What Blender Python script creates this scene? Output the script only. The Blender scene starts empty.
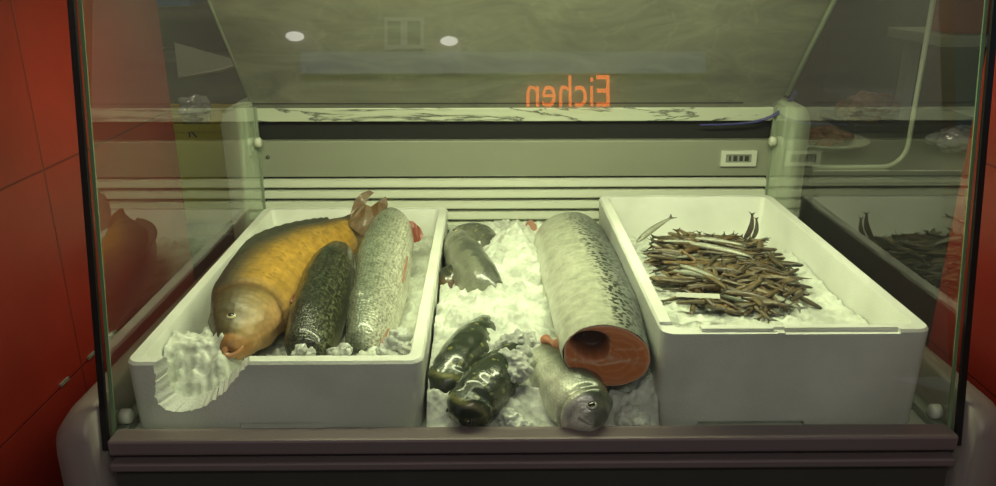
import bpy, bmesh, math, random
from mathutils import Vector, Matrix, noise
random.seed(7)
S = bpy.context.scene
COL = S.collection
F = 0.80                      # height of the case deck above the shop floor
CAMZ = F + 0.637
FPX = 800.0
PITCH = math.radians(19.35)
YAW = math.radians(0.64)

# ------------------------------------------------------------------ camera
cam_d = bpy.data.cameras.new('camera')
cam = bpy.data.objects.new('camera', cam_d)
COL.objects.link(cam)
cam_d.sensor_width = 36.0
cam_d.lens = FPX / 996.0 * 36.0
cam_d.clip_start = 0.02
cam.location = (0, 0, CAMZ)
cam.rotation_euler = (math.pi / 2 - PITCH, 0, -YAW)
S.camera = cam
CM = cam.rotation_euler.to_matrix()


def ray(px, py):
    return (CM @ Vector(((px - 498) / FPX, -(py - 243) / FPX, -1.0))).normalized()


def P(px, py, z):             # point at height z above the deck
    d = ray(px, py)
    t = (F + z - CAMZ) / d.z
    return Vector((0, 0, CAMZ)) + d * t


def PY(px, py, y):            # point at depth y
    d = ray(px, py)
    return Vector((0, 0, CAMZ)) + d * (y / d.y)


# ------------------------------------------------------------------ object helpers
def tag(o, label=None, cat=None, group=None, kind=None):
    if label: o['label'] = label
    if cat: o['category'] = cat
    if group: o['group'] = group
    if kind: o['kind'] = kind
    return o


def link(name, me, mat=None, parent=None, smooth=True):
    o = bpy.data.objects.new(name, me)
    COL.objects.link(o)
    if mat is not None:
        me.materials.append(mat)
    if parent is not None:
        o.parent = parent
        o.matrix_parent_inverse = Matrix.Translation(parent.location).inverted()
    if smooth:
        for p in me.polygons: p.use_smooth = True
    return o


def obj(name, bm, mat=None, parent=None, smooth=False):
    bmesh.ops.recalc_face_normals(bm, faces=bm.faces[:])
    me = bpy.data.meshes.new(name)
    bm.to_mesh(me); bm.free()
    return link(name, me, mat, parent, smooth)


def empty(name, loc):
    o = bpy.data.objects.new(name, None)
    o.empty_display_size = 0.05
    o.location = loc
    COL.objects.link(o)
    return o


def add_box(bm, x0, x1, y0, y1, z0, z1, bev=0.0, seg=2):
    r = bmesh.ops.create_cube(bm, size=1.0)
    vs = r['verts']
    for v in vs:
        v.co = Vector((x0 + (v.co.x + .5) * (x1 - x0), y0 + (v.co.y + .5) * (y1 - y0), z0 + (v.co.z + .5) * (z1 - z0)))
    if bev > 0:
        es = set()
        for v in vs:
            for e in v.link_edges: es.add(e)
        bmesh.ops.bevel(bm, geom=list(es), offset=bev, segments=seg, affect='EDGES', profile=0.5)
    return bm


def NB():
    return bmesh.new()


def boxo(name, x0, x1, y0, y1, z0, z1, mat, parent=None, bev=0.0):
    return obj(name, add_box(NB(), x0, x1, y0, y1, z0, z1, bev), mat, parent)


def add_tube(bm, pts, r, n=10, cap=True):
    pts = [Vector(p) for p in pts]
    rs = r if isinstance(r, (list, tuple)) else [r] * len(pts)
    rings = []
    up = None
    for i, p in enumerate(pts):
        t = (pts[min(i + 1, len(pts) - 1)] - pts[max(i - 1, 0)]).normalized()
        if up is None:
            up = t.orthogonal().normalized()
        up = (up - t * up.dot(t)).normalized()
        s = t.cross(up)
        rings.append([bm.verts.new(p + (up * math.cos(2 * math.pi * k / n) + s * math.sin(2 * math.pi * k / n)) * rs[i]) for k in range(n)])
    for a, b in zip(rings, rings[1:]):
        for k in range(n):
            bm.faces.new((a[k], a[(k + 1) % n], b[(k + 1) % n], b[k]))
    if cap:
        bm.faces.new(rings[0]); bm.faces.new(rings[-1][::-1])
    return bm


def add_prism(bm, poly, axis, a, b):
    # poly of 2D points, extruded along axis from a to b; axis 'y': poly=(x,z); 'x': poly=(y,z); 'z': poly=(x,y)
    def mk(p, t):
        if axis == 'y': return (p[0], t, p[1])
        if axis == 'x': return (t, p[0], p[1])
        return (p[0], p[1], t)
    A = [bm.verts.new(mk(p, a)) for p in poly]
    B = [bm.verts.new(mk(p, b)) for p in poly]
    n = len(poly)
    bm.faces.new(A); bm.faces.new(B[::-1])
    for i in range(n):
        bm.faces.new((A[i], B[i], B[(i + 1) % n], A[(i + 1) % n]))
    return bm


def catmull(pts, m):
    # sample list of tuples/vectors at m points
    n = len(pts)
    out = []
    for i in range(m):
        f = i / (m - 1) * (n - 1)
        k = min(int(f), n - 2); t = f - k
        p0 = pts[max(k - 1, 0)]; p1 = pts[k]; p2 = pts[k + 1]; p3 = pts[min(k + 2, n - 1)]
        out.append(0.5 * ((2 * p1) + (p2 - p0) * t + (2 * p0 - 5 * p1 + 4 * p2 - p3) * t * t + (3 * p1 - p0 - 3 * p2 + p3) * t ** 3))
    return out


def lerpc(a, b, t):
    return tuple(a[i] + (b[i] - a[i]) * t for i in range(len(a)))


def smooth01(t):
    t = max(0.0, min(1.0, t)); return t * t * (3 - 2 * t)


def interp(tab, s):
    for a, b in zip(tab, tab[1:]):
        if s <= b[0]:
            t = (s - a[0]) / max(1e-9, b[0] - a[0])
            t = t * t * (3 - 2 * t) * .5 + t * .5
            return lerpc(a[1:], b[1:], t)
    return tab[-1][1:]


# ------------------------------------------------------------------ materials
def newmat(name):
    m = bpy.data.materials.new(name)
    m.use_nodes = True
    nt = m.node_tree
    nt.nodes.clear()
    out = nt.nodes.new('ShaderNodeOutputMaterial')
    return m, nt, out


def nd(nt, typ, **kw):
    n = nt.nodes.new(typ)
    for k, v in kw.items():
        if k in ('inputs',):
            for i, val in v.items(): n.inputs[i].default_value = val
        else:
            setattr(n, k, v)
    return n


def c4(c):
    return (c[0], c[1], c[2], 1.0)


def pmat(name, color, rough=0.5, metal=0.0, var=0.12, nscale=8.0, bump=0.0, bscale=60.0, coat=0.0, spec=0.5, emit=None, emit_s=0.0):
    m, nt, out = newmat(name)
    b = nd(nt, 'ShaderNodeBsdfPrincipled')
    tc = nd(nt, 'ShaderNodeTexCoord')
    no = nd(nt, 'ShaderNodeTexNoise', inputs={'Scale': nscale, 'Detail': 5.0})
    nt.links.new(tc.outputs['Object'], no.inputs['Vector'])
    mx = nd(nt, 'ShaderNodeMix', data_type='RGBA')
    mx.inputs[6].default_value = c4([c * (1 - var) for c in color])
    mx.inputs[7].default_value = c4([min(1, c * (1 + var)) for c in color])
    nt.links.new(no.outputs['Fac'], mx.inputs[0])
    nt.links.new(mx.outputs[2], b.inputs['Base Color'])
    b.inputs['Roughness'].default_value = rough
    b.inputs['Metallic'].default_value = metal
    b.inputs['Coat Weight'].default_value = coat
    b.inputs['Specular IOR Level'].default_value = spec
    if emit:
        b.inputs['Emission Color'].default_value = c4(emit)
        b.inputs['Emission Strength'].default_value = emit_s
    if bump > 0:
        n2 = nd(nt, 'ShaderNodeTexNoise', inputs={'Scale': bscale, 'Detail': 4.0})
        nt.links.new(tc.outputs['Object'], n2.inputs['Vector'])
        bp = nd(nt, 'ShaderNodeBump', inputs={'Strength': bump, 'Distance': 0.002})
        nt.links.new(n2.outputs['Fac'], bp.inputs['Height'])
        nt.links.new(bp.outputs['Normal'], b.inputs['Normal'])
    nt.links.new(b.outputs[0], out.inputs['Surface'])
    return m


def tile_mat(name, color, grout, w, h, oy, oz):
    m, nt, out = newmat(name)
    b = nd(nt, 'ShaderNodeBsdfPrincipled')
    tc = nd(nt, 'ShaderNodeTexCoord')
    sp = nd(nt, 'ShaderNodeSeparateXYZ')
    cb = nd(nt, 'ShaderNodeCombineXYZ')
    nt.links.new(tc.outputs['Object'], sp.inputs[0])
    for i, off in ((1, oy), (2, oz)):
        a = nd(nt, 'ShaderNodeMath', operation='SUBTRACT'); a.inputs[1].default_value = off
        nt.links.new(sp.outputs[i], a.inputs[0]); nt.links.new(a.outputs[0], cb.inputs[i - 1])
    br = nd(nt, 'ShaderNodeTexBrick', offset=0.0, squash=1.0)
    br.inputs['Scale'].default_value = 1.0
    br.inputs['Mortar Size'].default_value = 0.0022
    br.inputs['Mortar Smooth'].default_value = 0.6
    br.inputs['Brick Width'].default_value = w
    br.inputs['Row Height'].default_value = h
    br.inputs['Color1'].default_value = c4(color)
    br.inputs['Color2'].default_value = c4([c * .93 for c in color])
    br.inputs['Mortar'].default_value = c4(grout)
    nt.links.new(cb.outputs[0], br.inputs['Vector'])
    no = nd(nt, 'ShaderNodeTexNoise', inputs={'Scale': 5.0, 'Detail': 8.0, 'Roughness': .65})
    nt.links.new(tc.outputs['Object'], no.inputs['Vector'])
    rp = nd(nt, 'ShaderNodeValToRGB')
    rp.color_ramp.elements[0].position = .3; rp.color_ramp.elements[0].color = (.72, .72, .72, 1)
    rp.color_ramp.elements[1].position = .7; rp.color_ramp.elements[1].color = (1, 1, 1, 1)
    nt.links.new(no.outputs['Fac'], rp.inputs[0])
    mx = nd(nt, 'ShaderNodeMix', data_type='RGBA', blend_type='MULTIPLY'); mx.inputs[0].default_value = 1
    nt.links.new(br.outputs['Color'], mx.inputs[6]); nt.links.new(rp.outputs[0], mx.inputs[7])
    nt.links.new(mx.outputs[2], b.inputs['Base Color'])
    b.inputs['Roughness'].default_value = .38
    bp = nd(nt, 'ShaderNodeBump', inputs={'Strength': .35, 'Distance': .002}); bp.invert = True
    nt.links.new(br.outputs['Fac'], bp.inputs['Height']); nt.links.new(bp.outputs[0], b.inputs['Normal'])
    nt.links.new(b.outputs[0], out.inputs['Surface'])
    return m


def glass_mat(name, tint=(.93, .97, .92), ior=1.5, dirt=0.02, boost=1.0):
    # thin pane: transparent with a Fresnel reflection and a little dust
    m, nt, out = newmat(name)
    tr = nd(nt, 'ShaderNodeBsdfTransparent'); tr.inputs[0].default_value = c4(tint)
    gl = nd(nt, 'ShaderNodeBsdfGlossy'); gl.inputs['Roughness'].default_value = 0.0
    gl.inputs['Color'].default_value = (1, 1, 1, 1)
    # two-sided Schlick reflectance of a thin pane
    ge = nd(nt, 'ShaderNodeNewGeometry')
    dt = nd(nt, 'ShaderNodeVectorMath', operation='DOT_PRODUCT')
    nt.links.new(ge.outputs['Incoming'], dt.inputs[0]); nt.links.new(ge.outputs['Normal'], dt.inputs[1])
    ab = nd(nt, 'ShaderNodeMath', operation='ABSOLUTE'); nt.links.new(dt.outputs['Value'], ab.inputs[0])
    om = nd(nt, 'ShaderNodeMath', operation='SUBTRACT'); om.inputs[0].default_value = 1.0; nt.links.new(ab.outputs[0], om.inputs[1])
    pw = nd(nt, 'ShaderNodeMath', operation='POWER'); pw.inputs[1].default_value = 4.2; nt.links.new(om.outputs[0], pw.inputs[0])
    ml = nd(nt, 'ShaderNodeMath', operation='MULTIPLY_ADD', use_clamp=True); ml.inputs[1].default_value = .92 * boost; ml.inputs[2].default_value = .08
    nt.links.new(pw.outputs[0], ml.inputs[0])
    mx = nd(nt, 'ShaderNodeMixShader')
    nt.links.new(ml.outputs[0], mx.inputs[0]); nt.links.new(tr.outputs[0], mx.inputs[1]); nt.links.new(gl.outputs[0], mx.inputs[2])
    df = nd(nt, 'ShaderNodeBsdfDiffuse'); df.inputs[0].default_value = (.75, .78, .7, 1)
    tc = nd(nt, 'ShaderNodeTexCoord')
    no = nd(nt, 'ShaderNodeTexNoise', inputs={'Scale': 3.0, 'Detail': 8.0, 'Roughness': .7})
    nt.links.new(tc.outputs['Object'], no.inputs['Vector'])
    m2 = nd(nt, 'ShaderNodeMath', operation='MULTIPLY'); m2.inputs[1].default_value = dirt * 2
    nt.links.new(no.outputs['Fac'], m2.inputs[0])
    mx2 = nd(nt, 'ShaderNodeMixShader')
    nt.links.new(m2.outputs[0], mx2.inputs[0]); nt.links.new(mx.outputs[0], mx2.inputs[1]); nt.links.new(df.outputs[0], mx2.inputs[2])
    nt.links.new(mx2.outputs[0], out.inputs['Surface'])
    return m


def flap_mat():
    # milky, scratched plastic sheet
    m, nt, out = newmat('milky_plastic_sheet')
    tc = nd(nt, 'ShaderNodeTexCoord')
    mp = nd(nt, 'ShaderNodeMapping'); mp.inputs['Scale'].default_value = (2.2, 2.2, 7.0); mp.inputs['Rotation'].default_value = (0.2, .5, .3)
    nt.links.new(tc.outputs['Object'], mp.inputs[0])
    no = nd(nt, 'ShaderNodeTexNoise', inputs={'Scale': 2.2, 'Detail': 9.0, 'Roughness': .68, 'Distortion': 1.2})
    nt.links.new(mp.outputs[0], no.inputs['Vector'])
    rp = nd(nt, 'ShaderNodeValToRGB')
    rp.color_ramp.elements[0].position = .32; rp.color_ramp.elements[0].color = (.20, .20, .145, 1)
    rp.color_ramp.elements[1].position = .68; rp.color_ramp.elements[1].color = (.36, .37, .265, 1)
    nt.links.new(no.outputs['Fac'], rp.inputs[0])
    # creases
    mp2 = nd(nt, 'ShaderNodeMapping'); mp2.inputs['Scale'].default_value = (5, 2, 4); mp2.inputs['Rotation'].default_value = (0, .75, 0)
    nt.links.new(tc.outputs['Object'], mp2.inputs[0])
    vo = nd(nt, 'ShaderNodeTexVoronoi', feature='DISTANCE_TO_EDGE', inputs={'Scale': 1.7})
    n3 = nd(nt, 'ShaderNodeTexNoise', inputs={'Scale': 6.0, 'Detail': 4.0})
    nt.links.new(mp2.outputs[0], n3.inputs['Vector'])
    mxv = nd(nt, 'ShaderNodeMix', data_type='RGBA'); mxv.inputs[0].default_value = .22
    nt.links.new(mp2.outputs[0], mxv.inputs[6]); nt.links.new(n3.outputs['Color'], mxv.inputs[7])
    nt.links.new(mxv.outputs[2], vo.inputs['Vector'])
    cr = nd(nt, 'ShaderNodeMapRange'); cr.inputs[1].default_value = 0; cr.inputs[2].default_value = .014; cr.inputs[3].default_value = 1; cr.inputs[4].default_value = 0
    nt.links.new(vo.outputs['Distance'], cr.inputs[0])
    crm = nd(nt, 'ShaderNodeMath', operation='MULTIPLY'); crm.inputs[1].default_value = .13
    nt.links.new(cr.outputs[0], crm.inputs[0])
    mxc = nd(nt, 'ShaderNodeMix', data_type='RGBA'); mxc.inputs[7].default_value = (.62, .64, .5, 1)
    nt.links.new(crm.outputs[0], mxc.inputs[0]); nt.links.new(rp.outputs[0], mxc.inputs[6])
    df = nd(nt, 'ShaderNodeBsdfPrincipled'); df.inputs['Roughness'].default_value = .35
    nt.links.new(mxc.outputs[2], df.inputs['Base Color'])
    bp = nd(nt, 'ShaderNodeBump', inputs={'Strength': .25, 'Distance': .01})
    nt.links.new(no.outputs['Fac'], bp.inputs['Height']); nt.links.new(bp.outputs[0], df.inputs['Normal'])
    tr = nd(nt, 'ShaderNodeBsdfTransparent'); tr.inputs[0].default_value = (.8, .85, .7, 1)
    mx = nd(nt, 'ShaderNodeMixShader'); mx.inputs[0].default_value = .68
    nt.links.new(tr.outputs[0], mx.inputs[1]); nt.links.new(df.outputs[0], mx.inputs[2])
    nt.links.new(mx.outputs[0], out.inputs['Surface'])
    return m


def marble_mat():
    m, nt, out = newmat('veined_marble')
    b = nd(nt, 'ShaderNodeBsdfPrincipled'); b.inputs['Roughness'].default_value = .25
    tc = nd(nt, 'ShaderNodeTexCoord')
    mp = nd(nt, 'ShaderNodeMapping'); mp.inputs['Scale'].default_value = (1, 2.5, 5); mp.inputs['Rotation'].default_value = (0, .2, .2)
    nt.links.new(tc.outputs['Object'], mp.inputs[0])
    no = nd(nt, 'ShaderNodeTexNoise', inputs={'Scale': 2.6, 'Detail': 8.0, 'Roughness': .6, 'Distortion': .8})
    nt.links.new(mp.outputs[0], no.inputs['Vector'])
    rp = nd(nt, 'ShaderNodeValToRGB')
    e = rp.color_ramp.elements
    e[0].position = .36; e[0].color = (.62, .66, .52, 1)
    e[1].position = .7; e[1].color = (.72, .76, .62, 1)
    for p, c in ((.485, (.6, .64, .5)), (.5, (.08, .09, .07)), (.53, (.58, .62, .48))):
        x = e.new(p); x.color = c4(c)
    nt.links.new(no.outputs['Fac'], rp.inputs[0])
    nt.links.new(rp.outputs[0], b.inputs['Base Color'])
    nt.links.new(b.outputs[0], out.inputs['Surface'])
    return m


def foam_mat():
    m, nt, out = newmat('white_foam')
    b = nd(nt, 'ShaderNodeBsdfPrincipled'); b.inputs['Roughness'].default_value = .55
    tc = nd(nt, 'ShaderNodeTexCoord')
    vo = nd(nt, 'ShaderNodeTexVoronoi', inputs={'Scale': 260.0})
    nt.links.new(tc.outputs['Object'], vo.inputs['Vector'])
    no = nd(nt, 'ShaderNodeTexNoise', inputs={'Scale': 9.0, 'Detail': 6.0})
    nt.links.new(tc.outputs['Object'], no.inputs['Vector'])
    rp = nd(nt, 'ShaderNodeValToRGB')
    rp.color_ramp.elements[0].position = .25; rp.color_ramp.elements[0].color = (.66, .67, .6, 1)
    rp.color_ramp.elements[1].position = .6; rp.color_ramp.elements[1].color = (.83, .84, .78, 1)
    nt.links.new(no.outputs['Fac'], rp.inputs[0])
    nt.links.new(rp.outputs[0], b.inputs['Base Color'])
    bp = nd(nt, 'ShaderNodeBump', inputs={'Strength': .25, 'Distance': .0015})
    nt.links.new(vo.outputs['Distance'], bp.inputs['Height']); nt.links.new(bp.outputs[0], b.inputs['Normal'])
    nt.links.new(b.outputs[0], out.inputs['Surface'])
    return m


def ice_mat(name, color=(.80, .83, .74), clear=0.0, rough=.28):
    m, nt, out = newmat(name)
    b = nd(nt, 'ShaderNodeBsdfPrincipled')
    tc = nd(nt, 'ShaderNodeTexCoord')
    no = nd(nt, 'ShaderNodeTexNoise', inputs={'Scale': 22.0, 'Detail': 6.0, 'Roughness': .6})
    nt.links.new(tc.outputs['Object'], no.inputs['Vector'])
    rp = nd(nt, 'ShaderNodeValToRGB')
    rp.color_ramp.elements[0].position = .38; rp.color_ramp.elements[0].color = c4([c * .66 for c in color])
    rp.color_ramp.elements[1].position = .6; rp.color_ramp.elements[1].color = c4(color)
    nt.links.new(no.outputs['Fac'], rp.inputs[0]); nt.links.new(rp.outputs[0], b.inputs['Base Color'])
    b.inputs['Roughness'].default_value = rough
    b.inputs['IOR'].default_value = 1.31
    b.inputs['Transmission Weight'].default_value = clear
    b.inputs['Subsurface Weight'].default_value = .35 if clear < .1 else 0
    b.inputs['Subsurface Radius'].default_value = (.02, .022, .018)
    b.inputs['Subsurface Scale'].default_value = .6
    vo = nd(nt, 'ShaderNodeTexVoronoi', inputs={'Scale': 95.0})
    nt.links.new(tc.outputs['Object'], vo.inputs['Vector'])
    bp = nd(nt, 'ShaderNodeBump', inputs={'Strength': .45, 'Distance': .004})
    nt.links.new(vo.outputs['Distance'], bp.inputs['Height']); nt.links.new(bp.outputs[0], b.inputs['Normal'])
    nt.links.new(b.outputs[0], out.inputs['Surface'])
    return m


def fish_mat(name, spot=(.03, .03, .03), spot_scale=160.0, spot_thr=.42, rough=.28, scale_bump=.25, scale_sz=170.0, coat=.6, metal=.0, cell=.15):
    # base colours come from the mesh's own skin attribute; alpha of it says where spots grow
    m, nt, out = newmat(name)
    b = nd(nt, 'ShaderNodeBsdfPrincipled')
    at = nd(nt, 'ShaderNodeAttribute', attribute_name='skin')
    tc = nd(nt, 'ShaderNodeTexCoord')
    vo = nd(nt, 'ShaderNodeTexVoronoi', inputs={'Scale': spot_scale, 'Randomness': 1.0})
    nt.links.new(tc.outputs['Object'], vo.inputs['Vector'])
    n0 = nd(nt, 'ShaderNodeTexNoise', inputs={'Scale': spot_scale * .35, 'Detail': 3.0})
    nt.links.new(tc.outputs['Object'], n0.inputs['Vector'])
    lt = nd(nt, 'ShaderNodeMapRange'); lt.inputs[1].default_value = spot_thr * .82; lt.inputs[2].default_value = spot_thr; lt.inputs[3].default_value = 1; lt.inputs[4].default_value = 0
    nt.links.new(vo.outputs['Distance'], lt.inputs[0])
    gt = nd(nt, 'ShaderNodeMapRange'); gt.inputs[1].default_value = .30; gt.inputs[2].default_value = .40
    nt.links.new(n0.outputs['Fac'], gt.inputs[0])
    k1 = nd(nt, 'ShaderNodeMath', operation='MULTIPLY'); nt.links.new(lt.outputs[0], k1.inputs[0]); nt.links.new(gt.outputs[0], k1.inputs[1])
    k2 = nd(nt, 'ShaderNodeMath', operation='MULTIPLY', use_clamp=True); nt.links.new(k1.outputs[0], k2.inputs[0]); nt.links.new(at.outputs['Alpha'], k2.inputs[1])
    no = nd(nt, 'ShaderNodeTexNoise', inputs={'Scale': 45.0, 'Detail': 6.0, 'Roughness': .65})
    nt.links.new(tc.outputs['Object'], no.inputs['Vector'])
    rp = nd(nt, 'ShaderNodeValToRGB')
    rp.color_ramp.elements[0].position = .3; rp.color_ramp.elements[0].color = (.62, .62, .62, 1)
    rp.color_ramp.elements[1].position = .7; rp.color_ramp.elements[1].color = (1.12, 1.12, 1.12, 1)
    nt.links.new(no.outputs['Fac'], rp.inputs[0])
    mv = nd(nt, 'ShaderNodeMix', data_type='RGBA', blend_type='MULTIPLY'); mv.inputs[0].default_value = 1
    nt.links.new(at.outputs['Color'], mv.inputs[6]); nt.links.new(rp.outputs[0], mv.inputs[7])
    mx = nd(nt, 'ShaderNodeMix', data_type='RGBA'); mx.inputs[7].default_value = c4(spot)
    nt.links.new(k2.outputs[0], mx.inputs[0]); nt.links.new(mv.outputs[2], mx.inputs[6])
    nt.links.new(mx.outputs[2], b.inputs['Base Color'])
    b.inputs['Roughness'].default_value = rough
    b.inputs['Metallic'].default_value = metal
    b.inputs['Coat Weight'].default_value = coat
    b.inputs['Coat Roughness'].default_value = .12
    sc = nd(nt, 'ShaderNodeTexVoronoi', inputs={'Scale': scale_sz, 'Randomness': .35})
    nt.links.new(tc.outputs['Object'], sc.inputs['Vector'])
    sr = nd(nt, 'ShaderNodeMapRange'); sr.inputs[1].default_value = 0; sr.inputs[2].default_value = .75; sr.inputs[3].default_value = 1 + cell; sr.inputs[4].default_value = 1 - cell  # sparkle painted into the colour: scale centres lighter, rims darker
    nt.links.new(sc.outputs['Distance'], sr.inputs[0])
    ms = nd(nt, 'ShaderNodeMix', data_type='RGBA', blend_type='MULTIPLY'); ms.inputs[0].default_value = 1
    nt.links.new(mx.outputs[2], ms.inputs[6]); nt.links.new(sr.outputs[0], ms.inputs[7]); nt.links.new(ms.outputs[2], b.inputs['Base Color'])
    bp = nd(nt, 'ShaderNodeBump', inputs={'Strength': scale_bump, 'Distance': .0025})
    nt.links.new(sc.outputs['Distance'], bp.inputs['Height']); nt.links.new(bp.outputs[0], b.inputs['Normal'])
    nt.links.new(b.outputs[0], out.inputs['Surface'])
    return m


def emat(name, color, strength):
    m, nt, out = newmat(name)
    e = nd(nt, 'ShaderNodeEmission'); e.inputs[0].default_value = c4(color); e.inputs[1].default_value = strength
    no = nd(nt, 'ShaderNodeTexNoise', inputs={'Scale': 3.0})
    mr = nd(nt, 'ShaderNodeMapRange'); mr.inputs[3].default_value = strength * .92; mr.inputs[4].default_value = strength * 1.08
    nt.links.new(no.outputs['Fac'], mr.inputs[0]); nt.links.new(mr.outputs[0], e.inputs[1])
    nt.links.new(e.outputs[0], out.inputs['Surface'])
    return m


M = dict(
    red_l=tile_mat('red_wall_tiles', (.27, .022, .015), (.12, .014, .011), .62, .329, 1.17 - .62, F + .015 - 3 * .329),
    red_r=tile_mat('red_wall_tiles_right', (.25, .020, .014), (.11, .012, .010), .62, .329, .9, F + .015 - 3 * .329),
    dark=pmat('dark_shop_wall', (.060, .055, .042), .7, var=.5, nscale=1.8),
    ceil=pmat('shop_ceiling', (.25, .24, .2), .8),
    ground=pmat('street_paving', (.045, .043, .042), .8, var=.3, nscale=3),
    steel=pmat('brushed_steel', (.42, .43, .38), .35, metal=.7, var=.15, nscale=5),
    darksteel=pmat('dark_steel', (.075, .075, .065), .35, metal=.3, var=.2),
    sill=pmat('brown_grey_aluminium', (.23, .185, .185), .36, metal=.35, var=.08),
    silldark=pmat('sill_groove_shade', (.03, .025, .026), .5),
    cap=pmat('beige_plastic_end_cap', (.25, .21, .19), .45, var=.06),
    capg=pmat('grey_white_plastic', (.55, .57, .47), .35, var=.06),
    panel=pmat('grey_back_panel', (.30, .315, .24), .42, var=.06),
    slat=pmat('pale_aluminium_slats', (.72, .75, .62), .35, var=.06),
    black=pmat('black_rubber', (.006, .006, .006), .4),
    gap=pmat('black_gap', (.008, .008, .007), .7),
    glass=glass_mat('front_glass', dirt=.004, boost=1.0),
    sglass=glass_mat('side_glass', tint=(.88, .93, .86), dirt=.008, boost=1.15),
    gedge=pmat('green_glass_edge', (.20, .30, .16), .15, coat=.5),
    white=pmat('white_plastic', (.72, .73, .62), .3, var=.04),
    flap=flap_mat(), marble=marble_mat(), foam=foam_mat(),
    ice=ice_mat('crushed_ice'), icegrey=ice_mat('wet_grey_ice', (.74, .77, .67), clear=.0),
    iceclear=ice_mat('clear_ice', (.90, .93, .86), clear=.3, rough=.06),
    trim=pmat('pale_green_trim', (.33, .37, .29), .3, metal=.2),
    blue=pmat('blue_film', (.05, .05, .22), .3),
    silvereye=pmat('silver_eye_ring', (.36, .36, .28), .2, coat=.8), eyering=pmat('eye_ring', (.75, .68, .40), .15, coat=1), pupil=pmat('pupil', (.008, .008, .008), .08, coat=1),
    redfin=pmat('red_fin', (.22, .04, .02), .45, var=.5, nscale=80, coat=.1),
    bronzefin=pmat('bronze_fin', (.11, .055, .014), .5, var=.6, nscale=110, coat=.1),
    darkfin=pmat('dark_fin', (.05, .05, .035), .3, var=.4, nscale=70, coat=.4),
    lips=pmat('orange_lips', (.42, .19, .075), .3, var=.2, nscale=40, coat=.6), mouth=pmat('mouth_inside', (.14, .025, .012), .4, coat=.4),
    fleshpink=pmat('pink_flesh', (.38, .19, .13), .3, var=.25, nscale=70, coat=.5),
    flesh_o=pmat('orange_salmon_flesh', (.50, .19, .10), .3, var=.25, nscale=60, coat=.5),
    yellow=pmat('yellow_plastic', (.80, .62, .02), .4), ink=pmat('black_print', (.01, .01, .01), .5),
    tray=pmat('pale_tray', (.36, .36, .31), .4), wood=pmat('dark_wood', (.05, .03, .02), .5, var=.4),
    cream=pmat('cream_render', (.42, .39, .34), .8, var=.06, nscale=2), fascia=pmat('blue_grey_fascia', (.58, .66, .85), .7),
    window=pmat('white_window_frame', (.85, .85, .85), .5), pane=pmat('dark_window_pane', (.25, .28, .32), .2),
    orange=emat('orange_sign_letters', (1.0, .20, .03), 7.0), lampw=emat('white_lamp_glow', (1, .97, .9), 5.0),
    tube=emat('fluorescent_tube', (.93, 1, .68), 3.0), bluebox=pmat('blue_card', (.05, .22, .55), .5),
    redbox=pmat('red_card', (.40, .04, .04), .5), tan=pmat('tan_card', (.40, .30, .16), .6),
    brownfood=pmat('brown_food', (.30, .13, .06), .45, var=.5, nscale=40), plastic=pmat('clear_wrap', (.45, .42, .50), .15, var=.4, nscale=20, coat=1),
    digit=pmat('grey_display', (.30, .33, .28), .25),
)

# ------------------------------------------------------------------ the room
def struct(o):
    o['kind'] = 'structure'; return o


XL, XR = -0.665, 0.765
struct(boxo('floor', -4, 4, -9, 3.6, -.1, 0, M['ground']))
struct(boxo('wall_left', XL - .25, XL, .75, 1.68, 0, 2.7, M['red_l']))
struct(boxo('wall_right', XR, XR + .25, .75, 1.25, 0, 2.7, M['red_r']))
struct(boxo('wall_back', -3.3, 3.3, 3.4, 3.5, 0, 2.7, M['dark']))
struct(boxo('wall_far_left', -3.4, -3.3, -.4, 3.5, 0, 2.7, M['dark']))
struct(boxo('wall_far_right', 3.3, 3.4, -.4, 3.5, 0, 2.7, M['dark']))
struct(boxo('ceiling', -3.5, 3.5, -1.3, 3.6, 2.7, 2.8, M['ceil']))
# metal clips along the lower tile joint
tr = NB()
for yy in (1.10, 1.19, 1.27):
    add_box(tr, XL, XL + .003, yy, yy + .025, F + .017, F + .022)
struct(obj('trim_1', tr, M['steel']))

# house across the street
struct(boxo('wall_street', -7, 7, -6.3, -6.0, 0, 5.2, M['cream']))
struct(boxo('trim_3', -7, 7, -6.0, -5.95, 0, 2.6, M['darksteel']))
struct(boxo('trim_2', -1.9, 2.2, -6.0, -5.93, 3.08, 3.30, M['fascia']))
wb = NB()
for sx in (-1, 1):
    add_box(wb, -.86 + sx * .10 - .10, -.86 + sx * .10 + .10, -6.0, -5.95, 3.34, 3.66)
wf = struct(obj('window_1', wb, M['window']))
pb = NB()
for sx in (-1, 1):
    add_box(pb, -.86 + sx * .10 - .065, -.86 + sx * .10 + .065, -5.955, -5.94, 3.38, 3.62)
obj('window_pane', pb, M['pane'], wf)

def text_mesh(name, body, size, mat, parent, mw):
    cu = bpy.data.curves.new(name, 'FONT'); cu.body = body; cu.size = size; cu.extrude = .004 * size; cu.align_x = 'CENTER'
    to = bpy.data.objects.new(name + '_tmp', cu); COL.objects.link(to)
    dg = bpy.context.evaluated_depsgraph_get()
    me = bpy.data.meshes.new_from_object(to.evaluated_get(dg))
    bpy.data.objects.remove(to)
    me.materials.clear(); me.transform(mw); me.name = name
    return link(name, me, mat, parent, smooth=False)

# ------------------------------------------------------------------ display case
XA, XB = -.526, .648         # the two side panes
case = empty('display_case', (0.06, 1.4, 0))
tag(case, 'refrigerated fish display case with slanting glass front, slatted back and beige end caps', 'display case')
def cpart(name, bm, mat, smooth=False, parent=case):
    return obj(name, bm, mat, parent, smooth)

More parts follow.
